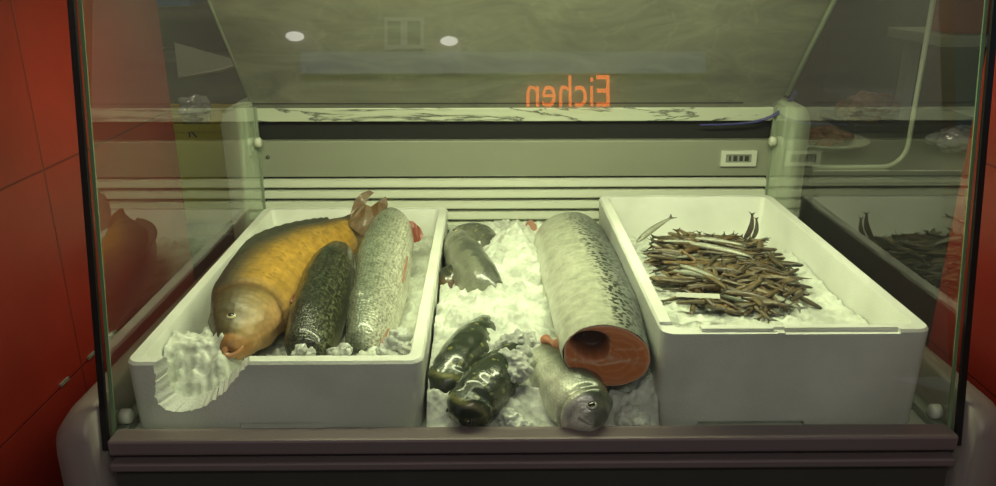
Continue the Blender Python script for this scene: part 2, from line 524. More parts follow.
bm = NB(); add_box(bm, XA, XB, .99, 1.84, .05, F - .03); cpart('cabinet_body', bm, M['darksteel'])
bm = NB(); add_box(bm, XA + .004, XB - .004, .972, 1.812, F - .03, F); cpart('deck', bm, M['capg'])
# sill: two aluminium rails and the front board
bm = NB(); add_box(bm, XA + .006, XB - .005, .938, .972, F + .001, F + .025, .004)
cpart('sill_rail', bm, M['sill'])
bm = NB(); add_box(bm, XA, XB, .952, .99, F - .010, F - .0005); cpart('sill_groove', bm, M['silldark'])  # block coloured near black for the shade between the rails
bm = NB(); add_box(bm, XA + .006, XB - .005, .934, .972, F - .022, F - .009, .003); cpart('sill_rail', bm, M['sill'])
bm = NB(); add_box(bm, XA + .006, XB - .005, .948, .99, .06, F - .022, .002); cpart('front_board', bm, M['darksteel'])
# end caps: low rail along the side rising to a post at the back
def cap_profile(xi, xo, z1, r):
    s = 1 if xo > xi else -1
    poly = [(xi, .06), (xi, z1)]
    for k in range(9):
        a = math.pi / 2 * k / 8
        poly.append((xo - s * r + s * r * math.sin(a), z1 - r + r * math.cos(a)))
    poly.append((xo, .06))
    return poly
for xi, xo in ((XA - .010, XA - .072), (XB + .010, XB + .076)):
    s = 1 if xo > xi else -1
    bm = NB()
    secs = []
    # front nose rounded in plan, sections along y
    ys = [(.925, .50, .030), (.932, .8, .048), (.95, .95, .060), (.985, 1.0, .066), (1.74, 1.0, .05)]
    for (yy, wf_, zt) in ys:
        secs.append([bm.verts.new((x, yy, F * 0 + z if z < .1 else z)) for x, z in cap_profile(xi, xi + (xo - xi) * wf_, F + zt, .05 * wf_)])
    n = len(secs[0])
    for a, b in zip(secs, secs[1:]):
        for k in range(n): bm.faces.new((a[k], a[(k + 1) % n], b[(k + 1) % n], b[k]))
    bm.faces.new(secs[0]); bm.faces.new(secs[-1][::-1])
    cpart('end_cap', bm, M['cap'], True)
    bm = NB(); add_prism(bm, cap_profile(xi - s * .008, xi + s * .050, F + .345, .04), 'y', 1.74, 1.86)
    bmesh.ops.bevel(bm, geom=[e for e in bm.edges if len(e.link_faces) == 2 and abs(e.verts[0].co.y - e.verts[1].co.y) < 1e-6], offset=.008, segments=3, affect='EDGES')
    cpart('post', bm, M['capg'], True)
# glass
def front_y(h):               # depth of the front pane at height h over the deck
    return .962 + h * .186
ZT = .70
def quad_slab(bm, pts, th):
    pts = [Vector(p) for p in pts]
    nrm = (pts[1] - pts[0]).cross(pts[2] - pts[0]).normalized() * th
    A = [bm.verts.new(p) for p in pts]; B = [bm.verts.new(p + nrm) for p in pts]
    bm.faces.new(A); bm.faces.new(B[::-1])
    for i in range(len(pts)): bm.faces.new((A[i], B[i], B[(i + 1) % len(pts)], A[(i + 1) % len(pts)]))
def plane(bm, pts):
    bm.faces.new([bm.verts.new(p) for p in pts])
bm = NB()
plane(bm, [(XA - .008, front_y(-.02), F + .0), (XB + .008, front_y(-.02), F + .0), (XB + .008, front_y(ZT), F + ZT), (XA - .008, front_y(ZT), F + ZT)])
cpart('front_pane', bm, M['glass'])
for x, s in ((XA, -1), (XB, 1)):
    bm = NB()
    x0, x1 = sorted((x + s * .000, x + s * .0085))
    quad_slab(bm, [(x0, front_y(-.02) - .001, F + .0), (x1, front_y(-.02) - .001, F + .0), (x1, front_y(ZT) - .001, F + ZT), (x0, front_y(ZT) - .001, F + ZT)], .006)
    cpart('black_edge_strip', bm, M['black'])
    bm = NB()
    plane(bm, [(x, front_y(.01) + .006, F + .006), (x, 1.80, F + .006), (x, 1.80, F + .33), (x, 1.80 - .895 * .37, F + .70), (x, front_y(ZT) + .006, F + .70)])
    sp_ = cpart('side_pane', bm, M['sglass'])
    bm = NB()
    quad_slab(bm, [(x - .0025 - s * .003, front_y(.01) + .004, F + .01), (x + .0025 - s * .003, front_y(.01) + .004, F + .01), (x + .0025 - s * .003, front_y(ZT) + .004, F + ZT), (x - .0025 - s * .003, front_y(ZT) + .004, F + ZT)], .002)
    obj('pane_edge', bm, M['gedge'], sp_)
    # rear edge of the side pane
    bm = NB(); add_box(bm, x - .004, x + .004, 1.797, 1.803, F + .0, F + .33)
    obj('pane_edge', bm, M['trim'], sp_)
    # round holders of the glass
    for yy, zz in ((1.0, .026), (1.775, .255)):
        bm = NB(); add_tube(bm, [(x - s * .001, yy, F + zz), (x - s * .012, yy, F + zz), (x - s * .015, yy, F + zz)], [.011, .011, .008], 16)
        cpart('glass_holder', bm, M['white'], True)
    # rail under the glass
    x0, x1 = sorted((x - s * .012, x + s * .005))
    bm = NB(); add_box(bm, x0, x1, .98, 1.80, F, F + .014, .002); cpart('glass_rail', bm, M['trim'])
# top canopy with lamp
bm = NB(); add_box(bm, XA - .012, XB + .012, front_y(ZT) - .01, 1.47, F + ZT, F + ZT + .03, .004); cpart('canopy', bm, M['capg'])
bm = NB(); add_tube(bm, [(XA + .06, 1.24, F + ZT - .012), (XB - .06, 1.24, F + ZT - .012)], .010, 12); cpart('lamp_tube', bm, M['tube'], True)
# back: slatted air grille, grey panel, thermometer
bm = NB()
add_box(bm, XA, XB, 1.812, 1.84, F, F + .17)
louvre_back = cpart('grille_backing', bm, M['gap'])  # black colour stands for the shade between the slats
bm = NB()
nsl = 6
for k in range(nsl):
    z0 = F + .012 + k * .0262
    add_prism(bm, [(1.812, z0 + .004), (1.797, z0), (1.795, z0 + .003), (1.797, z0 + .016), (1.812, z0 + .020)], 'x', XA + .004, XB - .004)
cpart('air_grille', bm, M['slat'])
bm = NB(); add_box(bm, XA + .002, XB - .002, 1.80, 1.84, F + .168, F + .252, .002); cpart('back_panel', bm, M['panel'])
bm = NB(); add_box(bm, XA, XB, 1.82, 1.86, F + .252, F + .296); cpart('gap_shade', bm, M['gap'])  # near-black box painting the shade of the gap under the marble
c = PY(738, 158, 1.80); tz = c.z; tx = c.x
bm = NB()
for a in ((tx - .041, tx + .041, tz + .010, tz + .018), (tx - .041, tx + .041, tz - .018, tz - .010), (tx - .041, tx - .030, tz - .010, tz + .010), (tx + .030, tx + .041, tz - .010, tz + .010)):
    add_box(bm, a[0], a[1], 1.793, 1.80, a[2], a[3])
th = cpart('thermometer', bm, M['white'])
bm = NB(); add_box(bm, tx - .03, tx + .03, 1.796, 1.80, tz - .010, tz + .010); obj('display', bm, M['digit'], th)
bm = NB()
for dx, w in ((-.022, .004), (-.012, .009), (.002, .008), (.014, .010)):
    add_box(bm, tx + dx, tx + dx + w, 1.795, 1.796, tz - .006, tz + .006)
obj('display_mark', bm, M['darksteel'], th)
for px, py in ((773, 160), (268, 157)):
    c = PY(px, py, 1.80)
    bm = NB(); add_tube(bm, [(c.x, 1.802, c.z), (c.x, 1.797, c.z)], .004, 10); cpart('screw', bm, M['darksteel'], True)
# leaning plastic sheet at the back
def flap_pt(x, h):            # h over marble
    return (x, 1.803 - h * .895, F + .327 + h)
bm = NB()
rc = .05
xs0, xs1 = XA - .004, XB + .012
poly = [(xs0, .0), (xs1 - rc, .0)]
for k in range(1, 9):
    a = math.pi / 2 * k / 8
    poly.append((xs1 - rc + rc * math.sin(a), rc - rc * math.cos(a)))
poly += [(xs1, .38), (xs0, .38)]
plane(bm, [flap_pt(*p) for p in poly])
fl = cpart('splash_sheet', bm, M['flap'])
bm = NB(); add_tube(bm, [flap_pt(xs1, h) for h in (.035, .15, .38)], .0055, 8); obj('sheet_edge', bm, M['trim'], fl, True)
bm = NB(); add_tube(bm, [flap_pt(xs0, h) for h in (.0, .15, .38)], .003, 8); obj('sheet_edge', bm, M['trim'], fl, True)
bm = NB(); add_tube(bm, [Vector(flap_pt(x, .012)) for x in (xs0, 0, xs1 - .09)], .0016, 6); obj('seam_line', bm, M['gap'], fl)
# blue cable at the right corner
cab = NB()
pts = [PY(796, 92, 1.76), PY(788, 103, 1.775), PY(776, 114, 1.785), PY(758, 121, 1.792), PY(735, 124, 1.795), PY(700, 125, 1.796)]
add_tube(cab, catmull(pts, 24), [.005 - .003 * i / 23 for i in range(24)], 8)
cpart('cable', cab, M['blue'], True)

# ------------------------------------------------------------------ marble worktop behind
tag(boxo('marble_worktop', XA - .01, XB + .02, 1.803, 2.20, F + .296, F + .327, M['marble'], None, .002), 'white marble worktop with dark veins along the back of the case', 'worktop')
tag(boxo('rear_cabinet', XA, XB, 1.88, 2.18, 0, F + .296, M['darksteel'], None, .002), 'dark cabinet carrying the marble worktop behind the case', 'cabinet')

# ------------------------------------------------------------------ foam boxes
def rounded_rect(x0, x1, y0, y1, r, n=5):
    pts = []
    for cx, cy, a0 in ((x1 - r, y1 - r, 0), (x0 + r, y1 - r, 90), (x0 + r, y0 + r, 180), (x1 - r, y0 + r, 270)):
        for k in range(n + 1):
            a = math.radians(a0 + 90 * k / n)
            pts.append((cx + r * math.cos(a), cy + r * math.sin(a)))
    return pts


def foam_box(x0, x1, y0, y1, h, t, cutters):
    bm = NB()
    rings = []
    spec = [(0.006, 0.0, .012), (0.003, .004, .016), (0.0, h - .004, .02), (.003, h, .018), (t - .002, h, .010), (t, h - .004, .010), (t + .006, .022, .012)]
    for ins, z, r in spec:
        rings.append([bm.verts.new((x, y, F + .001 + z)) for x, y in rounded_rect(x0 + ins, x1 - ins, y0 + ins, y1 - ins, r)])
    n = len(rings[0])
    for a, b in zip(rings, rings[1:]):
        for k in range(n): bm.faces.new((a[k], a[(k + 1) % n], b[(k + 1) % n], b[k]))
    bm.faces.new(rings[0][::-1]); bm.faces.new(rings[-1])
    bmesh.ops.recalc_face_normals(bm, faces=bm.faces[:])
    me = bpy.data.meshes.new('foam_box'); bm.to_mesh(me); bm.free()
    o = bpy.data.objects.new('foam_box', me); COL.objects.link(o)
    tmp = []
    for cb in cutters:
        bmesh.ops.recalc_face_normals(cb, faces=cb.faces[:])
        cm = bpy.data.meshes.new('cutter'); cb.to_mesh(cm); cb.free()
        co = bpy.data.objects.new('cutter', cm); COL.objects.link(co)
        md = o.modifiers.new('cut', 'BOOLEAN'); md.operation = 'DIFFERENCE'; md.solver = 'EXACT'; md.object = co
        tmp.append(co)
    dg = bpy.context.evaluated_depsgraph_get()
    me2 = bpy.data.meshes.new_from_object(o.evaluated_get(dg))
    bpy.data.objects.remove(o)
    for co in tmp: bpy.data.objects.remove(co)
    me2.materials.clear(); me2.name = 'foam_box'
    o = link('foam_box', me2, M['foam'], None, smooth=False)
    me2.set_sharp_from_angle(angle=math.radians(35))
    for p in me2.polygons: p.use_smooth = True
    return o


LX0, LX1, LY0, LY1, LH = -.511, -.094, 1.0, 1.748, .110
RX0, RX1, RY0, RY1, RH = .238, .617, 1.0, 1.683, .155
# broken bite in the left box: outline on the outer face and a smaller one on the inner face
out_px = [(150, 352), (149, 372), (151, 385), (147, 398), (150, 408), (160, 415), (174, 419), (190, 417), (206, 411), (220, 402), (231, 390), (238, 380), (247, 371), (254, 362), (258, 352)]
in_px = [(162, 352), (164, 370), (163, 382), (166, 393), (170, 401), (178, 405), (188, 405), (198, 402), (207, 397), (216, 390), (224, 382), (231, 374), (238, 367), (245, 360), (249, 352)]
def dense(pxs, y, jit):
    pts = [PY(a, b, 1.0) for a, b in pxs]
    res = []
    for a, b in zip(pts, pts[1:]):
        for k in range(4):
            p = a.lerp(b, k / 4)
            res.append(Vector((p.x + random.uniform(-jit, jit), y, max(p.z + random.uniform(-jit, jit), F + .008))))
    res.append(Vector((pts[-1].x, y, pts[-1].z)))
    res[0].z = F + .16; res[-1].z = F + .16
    return res
random.seed(3)
cut = NB()
A = [cut.verts.new(p) for p in dense(out_px, .985, .0022)]
B_ = [cut.verts.new(p) for p in dense(in_px, 1.028, .0022)]
for i in range(len(A) - 1): cut.faces.new((A[i], A[i + 1], B_[i + 1], B_[i]))
cut.faces.new((A[0], B_[0], B_[-1], A[-1])); cut.faces.new(A); cut.faces.new(B_[::-1])
slot = add_box(NB(), -.36, -.24, .98, 1.006, F - .01, F + .012)
lbox = foam_box(LX0, LX1, LY0, LY1, LH, .021, [cut, slot])
tag(lbox, 'white foam box on the left with its front corner broken away, holding the carp', 'box')
slot2 = add_box(NB(), .30, .455, .98, 1.012, F - .01, F + .010)
cuts = [slot2, add_box(NB(), .395, .412, .98, 1.012, F + RH - .003, F + RH + .02), add_box(NB(), .24, .295, .98, 1.030, F + RH - .004, F + RH + .02),
        add_box(NB(), .41, .57, .98, 1.009, F + RH - .005, F + RH + .02), add_box(NB(), .29, .40, .98, 1.007, F + RH - .004, F + RH + .02)]
rbox = foam_box(RX0, RX1, RY0, RY1, RH, .021, cuts)
tag(rbox, 'taller white foam box on the right holding the heap of small fish', 'box')

# ------------------------------------------------------------------ ice
def heightfield(name, x0, x1, y0, y1, fz, step, mat):
    nx = int((x1 - x0) / step) + 1; ny = int((y1 - y0) / step) + 1
    verts = []; faces = []
    for j in range(ny + 1):
        for i in range(nx + 1):
            x = x0 + (x1 - x0) * i / nx; y = y0 + (y1 - y0) * j / ny
            verts.append((x, y, F + fz(x, y)))
    for j in range(ny):
        for i in range(nx):
            a = j * (nx + 1) + i
            faces.append((a, a + 1, a + nx + 2, a + nx + 1))
    me = bpy.data.meshes.new(name); me.from_pydata(verts, [], faces)
    return link(name, me, mat)


def nz(x, y, sc, z=0.0):
    return noise.noise(Vector((x * sc, y * sc, z)))


def lumps(x, y, sc, z=0.0):
    d, p = noise.voronoi(Vector((x * sc, y * sc, z)))
    return max(0.0, .55 - d[0]) + .25 * min(1, d[1] - d[0])


def gauss(x, y, cx, cy, sx, sy):
    return math.exp(-((x - cx) / sx) ** 2 - ((y - cy) / sy) ** 2)


def ice_center(x, y):
    b = .058 + .020 * nz(x, y, 8) + .014 * lumps(x, y, 30) + .010 * nz(x, y, 45) + .010 * lumps(x, y, 75, 3) + .005 * nz(x, y, 130, 2)
    b += .030 * gauss(x, y, .03, 1.30, .09, .14) + .03 * gauss(x, y, .05, 1.55, .08, .16) + .015 * gauss(x, y, -.06, 1.22, .04, .07)
    b += -.030 * gauss(x, y, .17, 1.05, .08, .06) - .02 * gauss(x, y, -.03, 1.03, .1, .05)
    f = smooth01((y - .985) / .05); g = smooth01((1.797 - y) / .04)
    return max(.002, .004 + b * (.12 + .88 * f) * (.55 + .45 * g))
ic = heightfield('crushed_ice', LX1 + .003, RX0 + .004, .980, 1.794, ice_center, .0032, M['ice'])
tag(ic, 'bed of crushed ice between the two foam boxes under the whole fish', 'ice', kind='stuff')


def ice_left(x, y):
    b = .045 - .03 * gauss(x, y, -.42, 1.07, .10, .12) - .035 * gauss(x, y, -.345, 1.05, .06, .06) + .01 * nz(x, y, 11) + .012 * lumps(x, y, 40, 5) + .008 * lumps(x, y, 85, 6) + .004 * nz(x, y, 70)
    b += .03 * gauss(x, y, -.17, 1.08, .07, .05) + .02 * gauss(x, y, -.13, 1.3, .05, .3)
    return b
il = heightfield('crushed_ice', LX0 + .026, LX1 - .026, LY0 + .026, LY1 - .026, ice_left, .0034, M['icegrey'])
tag(il, 'wet grey crushed ice lying under the carp and trout in the left foam box', 'ice', kind='stuff')


def ice_right(x, y):
    b = .098 + .008 * nz(x, y, 11, 4) + .010 * lumps(x, y, 42, 8) + .006 * lumps(x, y, 95, 9) + .003 * nz(x, y, 70)
    b -= .035 * smooth01((y - 1.45) / .15)
    b += .006 * gauss(x, y, .5, 1.08, .1, .06)
    return b
ir = heightfield('crushed_ice', RX0 + .026, RX1 - .026, RY0 + .026, RY1 - .026, ice_right, .0034, M['ice'])
tag(ir, 'crushed ice around the heap of small fish in the right foam box', 'ice', kind='stuff')


def blob(name, c, rad, mat, sub=5, amp=.25, sc=30, parent=None, flat=True):
    bm = NB()
    bmesh.ops.create_icosphere(bm, subdivisions=sub, radius=1.0)
    off = random.uniform(0, 50)
    for v in bm.verts:
        p = v.co.copy()
        q = Vector((p.x * rad[0], p.y * rad[1], p.z * rad[2]))
        w = q * sc + Vector((off, off * .7, off * .3))
        d, _ = noise.voronoi(w)
        k = 1 + amp * (.6 * noise.noise(w * .5) + 1.0 * (.45 - d[0]))
        v.co = q * k + Vector(c)
    return obj(name, bm, mat, parent, smooth=not flat)

# mound of ice spilling through the broken corner
random.seed(11)
def ice_spill(x, y):
    ramp = .016 + .086 * smooth01((y - 1.000) / .10)
    side = math.exp(-(max(0, abs(x + .440) - .045) / .024) ** 2)
    back = math.exp(-(max(0, y - 1.11) / .06) ** 2)
    b = ramp * side * back
    b += (.016 * lumps(x, y, 34, 2) + .011 * lumps(x, y, 75, 7) + .007 * nz(x, y, 55) + .005 * nz(x, y, 130)) * (.4 + .6 * side * back) - .006
    return max(.008, b)
sp = heightfield('ice_mound', -.486, -.30, 1.011, 1.25, ice_spill, .0026, M['ice'])
tag(sp, 'heap of white crushed ice spilling from the broken corner of the left foam box', 'ice', kind='stuff')

# ------------------------------------------------------------------ fish builder
def fish_mesh(name, spine, dorsal, prof, colf, nseg=48, nring=28, deform=None, cap=True, wob=0.0, seed=0.0, front_cap=True):
    """spine: Vectors head to tail; dorsal: Vector or list; prof: (s, half height, half width); colf(s, c, side) -> rgba"""
    cs = catmull(spine, nseg)
    if not isinstance(dorsal, (list, tuple)): dorsal = [dorsal] * 2
    ds = catmull([Vector(d) for d in dorsal], nseg)
    verts = []; cols = []; frames = []
    for i, c in enumerate(cs):
        s = i / (nseg - 1)
        t = (cs[min(i + 1, nseg - 1)] - cs[max(i - 1, 0)]).normalized()
        d = ds[i]; d = (d - t * d.dot(t)).normalized()
        l = t.cross(d)
        h, w = interp(prof, s)
        frames.append((c, t, d, l, h, w))
        for k in range(nring):
            a = 2 * math.pi * k / nring
            ca, sa = math.cos(a), math.sin(a)
            q = deform(s, ca, sa) if deform else 1.0
            q *= 1 + wob * noise.noise(Vector((ca * 1.3, sa * 1.3, s * 5 + seed))) + wob * .45 * noise.noise(Vector((ca * 3, sa * 3, s * 17 + seed)))
            verts.append(c + d * ca * h * q + l * sa * w * q)
            cols.append(colf(s, ca, sa))
    faces = []
    for i in range(nseg - 1):
        for k in range(nring):
            a = i * nring + k; b = i * nring + (k + 1) % nring
            faces.append((a, b, b + nring, a + nring))
    if cap:
        for i0 in ((0, nseg - 1) if front_cap else (nseg - 1,)):
            verts.append(cs[i0]); ci = len(verts) - 1
            cols.append(cols[i0 * nring])
            for k in range(nring):
                a = i0 * nring + k; b = i0 * nring + (k + 1) % nring
                faces.append((b, a, ci) if i0 == 0 else (a, b, ci))
    me = bpy.data.meshes.new(name)
    me.from_pydata([tuple(v) for v in verts], [], faces)
    at = me.color_attributes.new('skin', 'FLOAT_COLOR', 'POINT')
    for i, c in enumerate(cols): at.data[i].color = c
    return me, frames


def surf(frames, s, ang):
    f = s * (len(frames) - 1); i = min(int(f), len(frames) - 2); u = f - i
    a, b = frames[i], frames[i + 1]
    c = a[0].lerp(b[0], u); d = a[2]; l = a[3]
    h = a[4] + (b[4] - a[4]) * u; w = a[5] + (b[5] - a[5]) * u
    ca, sa = math.cos(ang), math.sin(ang)
    p = c + d * ca * h + l * sa * w
    n = (d * ca * w + l * sa * h).normalized()
    return p, n, a[1], d


def eye(parent, frames, s, ang, r, ringm=None):
    p, n, t, d = surf(frames, s, ang)
    o = None
    for nm, rr, off, m in (('eye', r, -.12, ringm or M['eyering']), ('pupil', r * .66, .17, M['pupil'])):
        bm = NB(); bmesh.ops.create_uvsphere(bm, u_segments=20, v_segments=12, radius=rr)
        q = n.to_track_quat('Z', 'Y').to_matrix()
        for v in bm.verts:
            v.co = p + q @ Vector((v.co.x, v.co.y, v.co.z * .45)) + n * (r * off)
        o = obj(nm, bm, m, parent if o is None else o, True)


def sheet(name, pts, mat, parent, th=.0018, wave=.0):
    bm = NB()
    pts = [Vector(p) for p in pts]
    vs = [bm.verts.new(p) for p in pts]
    f = bm.faces.new(vs)
    bmesh.ops.triangulate(bm, faces=[f])
    bmesh.ops.subdivide_edges(bm, edges=bm.edges[:], cuts=2, use_grid_fill=True)
    bmesh.ops.remove_doubles(bm, verts=bm.verts[:], dist=1e-5)
    bm.normal_update()
    n = sum((fa.normal for fa in bm.faces), Vector()).normalized()
    for v in bm.verts: v.co += n * wave * noise.noise(v.co * 60)
    r = bmesh.ops.solidify(bm, geom=bm.faces[:], thickness=th)
    return obj(name, bm, mat, parent, False)


def fan(name, base, tips, mat, parent, rays=None, th=.0014):
    """fin: sheet between a base polyline and a tip polyline, ribbed"""
    m = 25
    b = catmull([Vector(x) for x in base], m); t = catmull([Vector(x) for x in tips], m)
    verts = []; faces = []
    K = 6
    nrm = (b[-1] - b[0]).cross(t[m // 2] - b[m // 2]).normalized()
    for i in range(m):
        for k in range(K):
            u = k / (K - 1)
            v = b[i].lerp(t[i], u) + nrm * (.0012 * math.sin(i * math.pi)) + nrm * .0011 * (1 if i % 2 else -1) * u
            verts.append(v)
    for i in range(m - 1):
        for k in range(K - 1):
            a = i * K + k
            faces.append((a, a + 1, a + K + 1, a + K))
    n0 = len(verts)
    me = bpy.data.meshes.new(name)
    me.from_pydata([tuple(v) for v in verts], [], faces)
    bm = NB(); bm.from_mesh(me); bpy.data.meshes.remove(me)
    bmesh.ops.solidify(bm, geom=bm.faces[:], thickness=th)
    return obj(name, bm, mat, parent, True)


def mixc(a, b, t):
    t = max(0, min(1, t)); return tuple(a[i] * (1 - t) + b[i] * t for i in range(3))


# ---------------- carp
carp = empty('carp', P(270, 290, .05))
tag(carp, 'large golden bronze carp with gaping orange mouth lying in the left foam box', 'fish')
spine = [P(231, 354, .082), P(240, 331, .094), P(255, 303, .104), P(277, 276, .106), P(309, 255, .104), P(338, 239, .106), P(356, 226, .116), P(366, 216, .130)]
cprof = [(0, .012, .010), (.02, .019, .016), (.045, .024, .021), (.10, .037, .030), (.18, .053, .040), (.28, .070, .050), (.40, .076, .053), (.55, .068, .048), (.70, .048, .034), (.84, .030, .019), (.93, .024, .012), (1, .026, .008)]
GOLD, BRONZE, BACK, BELLY = (.52, .29, .045), (.22, .14, .035), (.055, .052, .036), (.60, .36, .14)
def carp_col(s, c, sd):
    if s < .255:                          # head
        col = mixc((.36, .23, .065), (.10, .075, .030), (c + .25) * 1.3)
        col = mixc(col, (.62, .36, .15), (-.25 - c) * 1.8)
        col = mixc(col, (.40, .20, .09), .5 * math.exp(-((s - .12 - .12 * c) / .012) ** 2) * (1 if c < .1 else 0))
        if s < .06: col = mixc(col, (.50, .23, .07), .75)
    else:
        col = mixc(GOLD, BRONZE, (c - .05) * 1.6)
        col = mixc(col, BACK, (c - .42) * 2.4)
        col = mixc(col, BELLY, (-.45 - c) * 1.6)
        if s > .85: col = mixc(col, (.42, .20, .035), (s - .85) * 5)
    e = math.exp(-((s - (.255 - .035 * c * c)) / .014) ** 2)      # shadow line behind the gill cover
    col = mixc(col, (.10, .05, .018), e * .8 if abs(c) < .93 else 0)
    return (*col, .35 if s > .27 and c > -.2 else 0.0)
def carp_def(s, c, sd):
    g = .235 - .03 * c * c
    k = 1.0
    if abs(c) < .95:
        k += .075 * math.exp(-((s - g + .03) / .045) ** 2) * (1 if s < g + .01 else .2)
        k -= .05 * math.exp(-((s - g - .025) / .018) ** 2)
    return k
m_carp = fish_mat('carp_skin', (.09, .06, .02), 70, .35, rough=.44, scale_bump=.35, scale_sz=95, coat=.08, cell=.12)
me, fr = fish_mesh('body', spine, [Vector((-.93, -.05, .36)), Vector((-.90, .0, .44)), Vector((-.82, .1, .56)), Vector((-.75, .0, .65)), Vector((-.8, 0, .6))], cprof, carp_col, 90, 48, carp_def, wob=.03)
link('body', me, m_carp, carp)
# which lateral side faces up?
sgn = 1 if fr[20][3].z > 0 else -1
UP = math.radians(90) * sgn
eye(carp, fr, .128, UP * .70, .0074)
# lips and mouth: an open slit turned to the upper flank
p0, t0, d0, l0 = fr[0][0], fr[0][1], fr[0][2], fr[0][3] * sgn
hd = -t0
mn = (hd * .55 + l0 * .80).normalized()
ax = (d0 * .55 + hd * .75); ax = (ax - mn * ax.dot(mn)).normalized(); bx = mn.cross(ax)
mc = p0 - hd * .003 + l0 * .0065 - d0 * .001
ring = [mc + ax * math.cos(a) * .0135 + bx * math.sin(a) * .0080 + mn * .002 * math.sin(a) for a in [2 * math.pi * k / 24 for k in range(25)]]
bm = NB(); add_tube(bm, ring, [.0040 + .0020 * max(0, -math.sin(2 * math.pi * k / 24)) for k in range(25)], 8, cap=False); obj('lips', bm, M['lips'], carp, True)
bm = NB()
cv = bm.verts.new(mc + mn * .0005)
rv = [bm.verts.new(mc + ax * math.cos(a) * .0130 + bx * math.sin(a) * .0077 + mn * .0012) for a in [2 * math.pi * k / 24 for k in range(24)]]
for k in range(24): bm.faces.new((cv, rv[k], rv[(k + 1) % 24]))
obj('mouth', bm, M['mouth'], carp)
# dorsal fin folded along the back
bs = [surf(fr, s, UP * .10)[0] - surf(fr, s, UP * .1)[1] * .004 for s in (.36, .46, .56, .66, .74)]
tp = [b + Vector((-.012, .02, .010)) * k for b, k in zip(bs, (.35, 1.0, .9, .8, .45))]
fan('dorsal_fin', bs, tp, M['darkfin'], carp)
# pectoral fin
pp, pn, pt, pd = surf(fr, .275, UP * 1.55)
fan('pectoral_fin', [pp - pn * .002, pp - pd * .012], [pp + pt * .06 + pn * .004, pp + pt * .055 - pd * .02 + pn * .008], M['redfin'], carp)
# tail
ty = 1.575
tail = [PY(a, b, ty + c) for a, b, c in ((349, 226, -.03), (351, 212, -.01), (354, 202, 0), (360, 194, .01), (369, 190.5, .02), (374, 193, .02), (368, 198, .01), (366, 205, 0), (371, 207, 0), (378, 202, 0), (386, 196.5, .01), (388, 204, 0), (386, 216, -.01), (389, 224, -.02), (378, 234, -.04), (362, 236, -.05))]
sheet('tail_fin', tail, M['bronzefin'], carp, .0015, .003)
tail2 = [PY(a, b, ty + c) for a, b, c in ((380, 224, -.03), (392, 221, -.02), (403, 219, 0), (413, 222, 0), (420, 228, 0), (424, 236, -.01), (420, 241, -.02), (414, 243, -.03), (408, 238, -.03), (398, 236, -.04), (386, 236, -.05))]
sheet('tail_fin', tail2, M['redfin'], carp, .0015, .003)

# ---------------- trout in the left box
def trout(name, pxs, prof, dors, colf, mat, label, nseg=46):
    root = empty(name, pxs[len(pxs) // 2] - Vector((0, 0, .03)))
    tag(root, label, 'fish')
    me, fr = fish_mesh('body', pxs, dors, prof, colf, nseg, 32, wob=.07, seed=pxs[0].x * 50)
    link('body', me, mat, root)
    return root, fr

m_dark = fish_mat('dark_trout_skin', (.010, .012, .008), 170, .62, rough=.3, scale_bump=.4, scale_sz=240, coat=.45, cell=.3)
m_silver = fish_mat('silver_trout_skin', (.10, .11, .08), 210, .45, rough=.25, scale_bump=.6, scale_sz=190, coat=.5, metal=.12, cell=.3)
m_sleek = fish_mat('sleek_dark_skin', (.30, .28, .09), 60, .26, rough=.26, scale_bump=.12, scale_sz=260, coat=.6, cell=.08)
m_bass = fish_mat('pale_silver_skin', (.10, .11, .08), 190, .3, rough=.3, scale_bump=.15, scale_sz=230, coat=.5, metal=.15, cell=.10)
m_glare = fish_mat('grey_skin_painted_glare', (.22, .23, .17), 36, .55, rough=.28, scale_bump=.15, scale_sz=200, coat=.6, cell=.12)  # pale spots paint whitish glare patches into the grey skin
m_salmon = fish_mat('salmon_skin', (.010, .012, .013), 120, .50, rough=.3, scale_bump=.10, scale_sz=230, coat=.4, metal=.1, cell=.05)

def dark_col(s, c, sd):
    col = mixc((.17, .18, .09), (.055, .066, .038), (c + .2) * 1.2)
    col = mixc(col, (.40, .36, .22), (-.45 - c) * 2.2)
    return (*col, .9 if c > -.5 else .2)
def silver_col(s, c, sd):
    col = mixc((.80, .80, .64), (.24, .27, .20), (c - .2) * 1.5)
    col = mixc(col, (.84, .82, .68), (-.2 - c) * 1.5)
    return (*col, .55 if c > -.1 else .1)

root, fr = trout('trout', [P(307, 356, .070), P(312, 335, .080), P(320, 308, .088), P(328, 284, .096), P(335, 264, .104), P(341, 250, .104)],
                 [(0, .030, .028), (.1, .041, .034), (.3, .050, .040), (.55, .051, .040), (.75, .045, .036), (.9, .032, .027), (.97, .020, .018), (1, .006, .006)],
                 Vector((-.55, -.1, .8)), dark_col, m_dark, 'dark green speckled trout wedged between the carp and the silver trout')
b0 = [surf(fr, s, .9 * (1 if fr[20][3].x < 0 else -1))[0] for s in (.70, .78, .88)]
fan('dorsal_fin', b0, [b0[0] + Vector((-.004, .012, .012)), b0[1] + Vector((-.014, .016, .012)), b0[2] + Vector((-.010, .010, .006))], M['darkfin'], root)
root, fr = trout('trout', [P(362, 354, .066), P(369, 333, .080), P(376, 307, .090), P(382, 279, .104), P(388, 252, .118), P(394, 231, .122), P(397, 223, .120)],
                 [(0, .026, .022), (.1, .038, .030), (.3, .054, .038), (.55, .060, .040), (.75, .056, .038), (.9, .044, .032), (.965, .030, .024), (1, .008, .008)],
                 Vector((-.5, -.05, .85)), silver_col, m_silver, 'silver trout with red raw edge lying along the right wall of the left foam box')
sd = 1 if fr[20][3].x > 0 else -1
